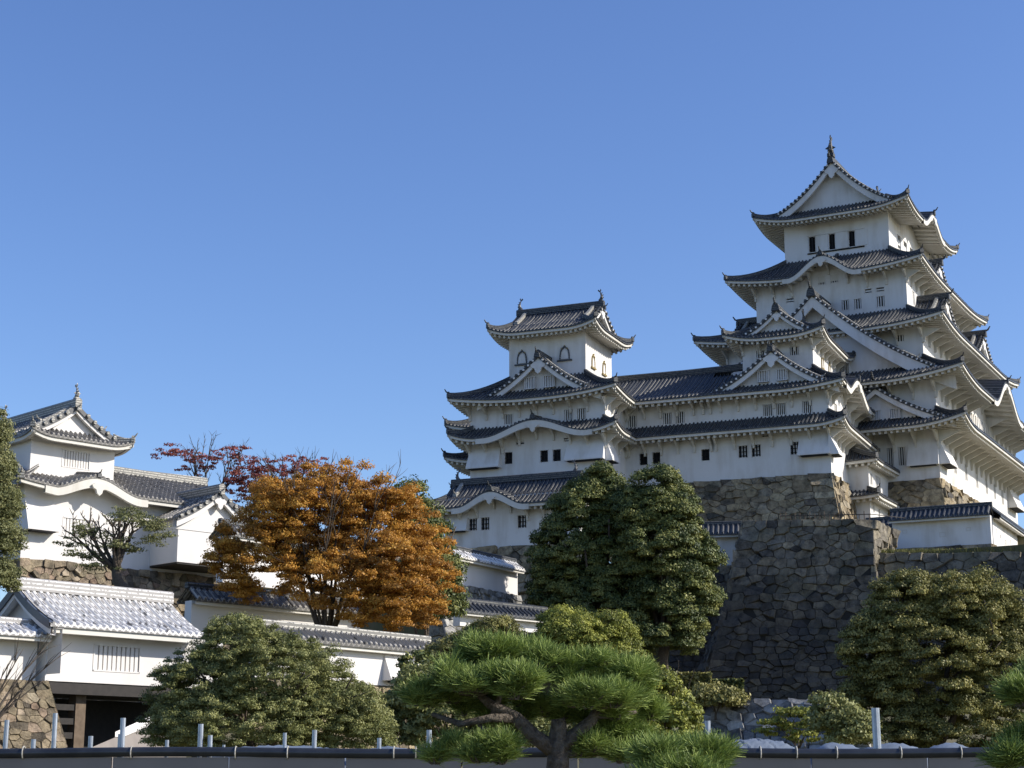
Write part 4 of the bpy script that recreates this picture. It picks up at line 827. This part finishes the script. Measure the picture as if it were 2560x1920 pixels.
# ------------------------------------------------------------------ foreground pine
def needles(name,P,D,par,origin,ln=.078,k=34,wd=.0021,mat='pine'):
    n=len(P); d=np.repeat(D,k,0)*.55+unit(n*k)*.85; d[:,2]=np.where(d[:,2]<-.15,-d[:,2]*.5,d[:,2]); d/=np.linalg.norm(d,axis=1,keepdims=True)
    st=np.repeat(P,k,0)+np.repeat(D,k,0)*rng.uniform(-.05,.03,n*k)[:,None]; L=ln*rng.uniform(.7,1.15,n*k)[:,None]; s_=np.cross(d,unit(n*k)); s_/=np.linalg.norm(s_,axis=1,keepdims=True)
    V=np.empty((n*k,4,3)); V[:,0]=st-s_*wd*.7;V[:,1]=st+s_*wd*.7;V[:,2]=st+d*L+s_*wd*.45;V[:,3]=st+d*L-s_*wd*.45
    V=(V.reshape(-1,3)-np.array(origin)).astype(np.float32); N_=n*k; me=bpy.data.meshes.new(name); me.vertices.add(N_*4); me.loops.add(N_*4); me.polygons.add(N_); me.vertices.foreach_set('co',V.ravel()); me.loops.foreach_set('vertex_index',np.arange(N_*4,dtype=np.int32)); me.polygons.foreach_set('loop_start',np.arange(0,N_*4,4,dtype=np.int32)); me.update(calc_edges=True)
    a=me.attributes.new('rnd','FLOAT','FACE'); a.data.foreach_set('value',np.clip(np.repeat(rng.random(n),k)*.75+rng.random(N_)*.25,0,1).astype(np.float32)); me.materials.append(M[mat]); o=bpy.data.objects.new(name,me); C.objects.link(o); o.parent=par; return o
def pine(name,Y,pads,trunk,branches,label,dens=1.):
    base=at(*trunk[0][:2],Y); base[2]=0.; rt=empty(name,base,0,label,'pine tree'); k=Y/F
    m=MB(); pts=[at(x,y,Y+dy)-base for x,y,r,dy in trunk]; m.tube(pts,[r*k for *_,r,dy in trunk],12)
    tips=[]
    for br in branches: 
        m.tube([at(x,y,Y+dy)-base for x,y,r,dy in br],[r*k for *_,r,dy in br],8)
    PP=[];DD=[]
    pr=random.Random(5); sub=[]
    for (x,y,rx,ry,dy) in pads:
        for q in range(max(3,int(rx/18))):
            a_=pr.uniform(-1,1); sub.append((x+a_*rx*.75,y+pr.uniform(-.5,.5)*ry+abs(a_)*ry*.35,rx*pr.uniform(.28,.5),ry*pr.uniform(.35,.6),dy+pr.uniform(-1,1)*rx*k*.6))
    for (x,y,rx,ry,dy) in sub:
        c=at(x,y,Y+dy); a=rx*k;b=ry*k; n=max(5,int(rx*ry*.065*dens)); d=unit(n); d[:,2]=np.where(d[:,2]<-.25,-d[:,2],d[:,2]); r=rng.uniform(.35,1,n)**.5; P=c+d*r[:,None]*np.array([a,a*.85,b]); PP.append(P); q=d*np.array([1.,1.,.6])+[0,0,.6]+unit(n)*.35; DD.append(q/np.linalg.norm(q,axis=1,keepdims=True))
        for i in range(0,n,3):   # twigs
            s_=c+np.array([(P[i][0]-c[0])*.35,(P[i][1]-c[1])*.35,-b*.75]); m.tube([s_-base,(s_*.45+P[i]*.55)-base+[0,0,-.01],P[i]-base],[.007,.005,.003],4,False)
    m.build('trunk','pinebark',rt,True); needles('needles',np.vstack(PP),np.vstack(DD),rt,base); return rt
pine('garden_pine',9.0,
 [(1180,1640,100,40,0),(1300,1650,110,45,.1),(1120,1690,70,35,-.1),(1240,1700,120,40,-.1),(1370,1690,60,35,0),(1500,1665,110,35,.1),(1560,1700,80,45,.1),(1500,1730,100,40,-.15),(1110,1740,85,40,0),(1060,1750,50,30,-.1),(1210,1760,70,35,.1),(1350,1755,60,30,.2),(1560,1760,70,40,0),(1600,1790,60,40,.1),(1430,1790,90,28,.25),(1540,1840,90,35,.2),(1180,1870,100,40,-.2),(1130,1880,60,35,-.1),(1290,1715,90,40,-.2),(1450,1745,80,32,-.2),(1340,1775,50,25,.2),(1500,1880,100,35,.1),(1250,1800,50,25,.1)],
 [(1385,2060,34,0),(1392,1960,30,0),(1395,1900,27,0),(1395,1850,24,0),(1397,1810,19,.0),(1395,1797,17,.0)],
 [[(1385,1875,22,0),(1335,1840,18,0),(1290,1795,16,0),(1225,1760,12,0),(1160,1700,7,0)],[(1290,1795,13,0),(1230,1795,10,-.05),(1150,1810,8,-.05),(1080,1785,5,0)],[(1400,1870,22,0),(1440,1835,17,0),(1480,1800,14,0),(1500,1765,11,0),(1545,1710,6,.05)],[(1410,1880,15,0),(1480,1885,10,.1),(1560,1865,6,.1)],[(1230,1795,9,0),(1250,1740,7,0),(1290,1670,5,.1)],[(1490,1790,8,0),(1530,1790,6,0),(1590,1780,4,.05)],[(1200,1810,7,0),(1240,1850,6,-.1),(1190,1880,4,-.15)]],
 'sculpted garden pine with layered needle pads and dark forked trunk, front centre',1.)
pine('low_pine',7.6,[(1700,1895,125,32,0),(1625,1920,70,30,-.1),(1780,1915,70,30,0),(1700,1945,140,40,-.1)],[(1690,2150,20,0),(1690,2000,16,0),(1690,1930,10,0)],[],'low bright pine pad at the bottom edge right of the trunk',1.1)
pine('dark_pine',7.0,[(2580,1700,60,45,.1),(2610,1760,90,60,0),(2550,1905,60,35,0),(2600,1850,80,50,.2)],[(2640,2200,20,0),(2640,1900,16,0),(2610,1740,10,0)],[],'dark pine branch tips at the lower right picture edge')
# ------------------------------------------------------------------ hoarding fence
FY=12.; zt=at(1280,1893,FY)[2]; Xl,Xr=at(-300,1893,FY)[0],at(2900,1893,FY)[0]
fe=empty('hoarding_fence',((Xl+Xr)/2,FY,0),0,'low grey brown hoarding with dark top pipe and steel uprights along the bottom','fence'); o0=np.array([(Xl+Xr)/2,FY,0])
npn=11; wp=(Xr-Xl)/npn
for i in range(npn):
    m=MB(); m.box(np.array([Xl+wp*(i+.5),FY,zt/2])-o0,(wp-.012,.03,zt)); m.build('panel','panel',fe)
m=MB(); m.tube([np.array([x,FY-.01,zt+.03+.006*math.sin(x*2.1)])-o0 for x in np.linspace(Xl,Xr,40)],.034,10); m.build('top_pipe','rail',fe,True)
for x in (60,330,590,720,985,1040,1100,1900,1990,2090,2250,2400): 
    p=at(x,1885,FY); m=MB(); m.tube([np.array([p[0],FY-.01,zt+.03])-o0+[.04*math.cos(a)*0,.042*math.cos(a),.042*math.sin(a)] for a in np.linspace(0,6.28,12)],.005,5); m.build('pipe_tie','rope',fe)
for (x,yt,wd) in ((8,1800,.05),(86,1848,.05),(136,1783,.05),(221,1840,.05),(296,1835,.05),(307,1795,.055),(415,1850,.04),(502,1810,.055),(527,1838,.05),(555,1862,.03),(714,1832,.04),(781,1825,.05),(945,1845,.045),(1074,1825,.055),(1768,1802,.06),(2197,1770,.085)):
    p=at(x,1885,FY+.12); t=at(x,yt,FY+.12); m=MB(); b0=np.array([p[0],FY+.12,0])-o0; m.tube([b0,np.array([p[0]+.012*math.sin(x),FY+.12,t[2]])-o0],wd*.33,10); m.build('upright','steel',fe,False)
def tarp(x0,x1,yt,label,bul):
    a=at(x0,1885,FY+.2)[0];b=at(x1,1885,FY+.2)[0]; z0=zt+.02; m=MB(); P=[]
    for i in range(50):
        s=i/49; x=a+(b-a)*s; row=[]; hgt=(1885-yt)*FY/F
        e=min(1,s*8,(1-s)*8); top=hgt*(.25+.75*abs(math.sin(math.pi*s*bul))**.7)*e
        for j in range(12):
            q=j/11; ang=math.pi*q; row.append(np.array([x+.02*math.sin(j*1.7+i*.5),FY+.05+.55*q,z0-.25+(.25+top)*math.sin(ang)**.6+.008*math.sin(i*1.3+j*2)])-np.array([a,FY,z0]))
        P.append(row)
    m.grid(P); r=empty('tarpaulin',(a,FY,z0),0,label,'tarpaulin'); m.build('sheet','tarp',r,True)
tarp(1775,2015,1846,'taller rounded grey tarpaulin over the fence, nearest the steel upright at centre right',1.)
tarp(2015,2470,1856,'long low rippled grey tarpaulin over the fence at the right',3.)
tarp(520,1050,1862,'flat bluish tarpaulin roll behind the fence pipe at centre left',1.5)



# ------------------------------------------------------------------ shared group phrases for repeats
GN={'roofed_wall':'white roofed walls on the castle slopes','stone_base':'stone bases under castle buildings','small_tower':'small towers around the main keep','evergreen_tree':'pair of dark evergreens','red_leaved_tree':'red leaved trees behind the left turret','round_shrub':'rounded bushes behind the pine','clipped_hedge':'clipped hedges below the bastion','tarpaulin':'tarpaulins over the hoarding'}
for o in bpy.data.objects:
    if o.parent is None and o.get('category'):
        b=o.name.split('.')[0]
        if b in GN: o['group']=GN[b]
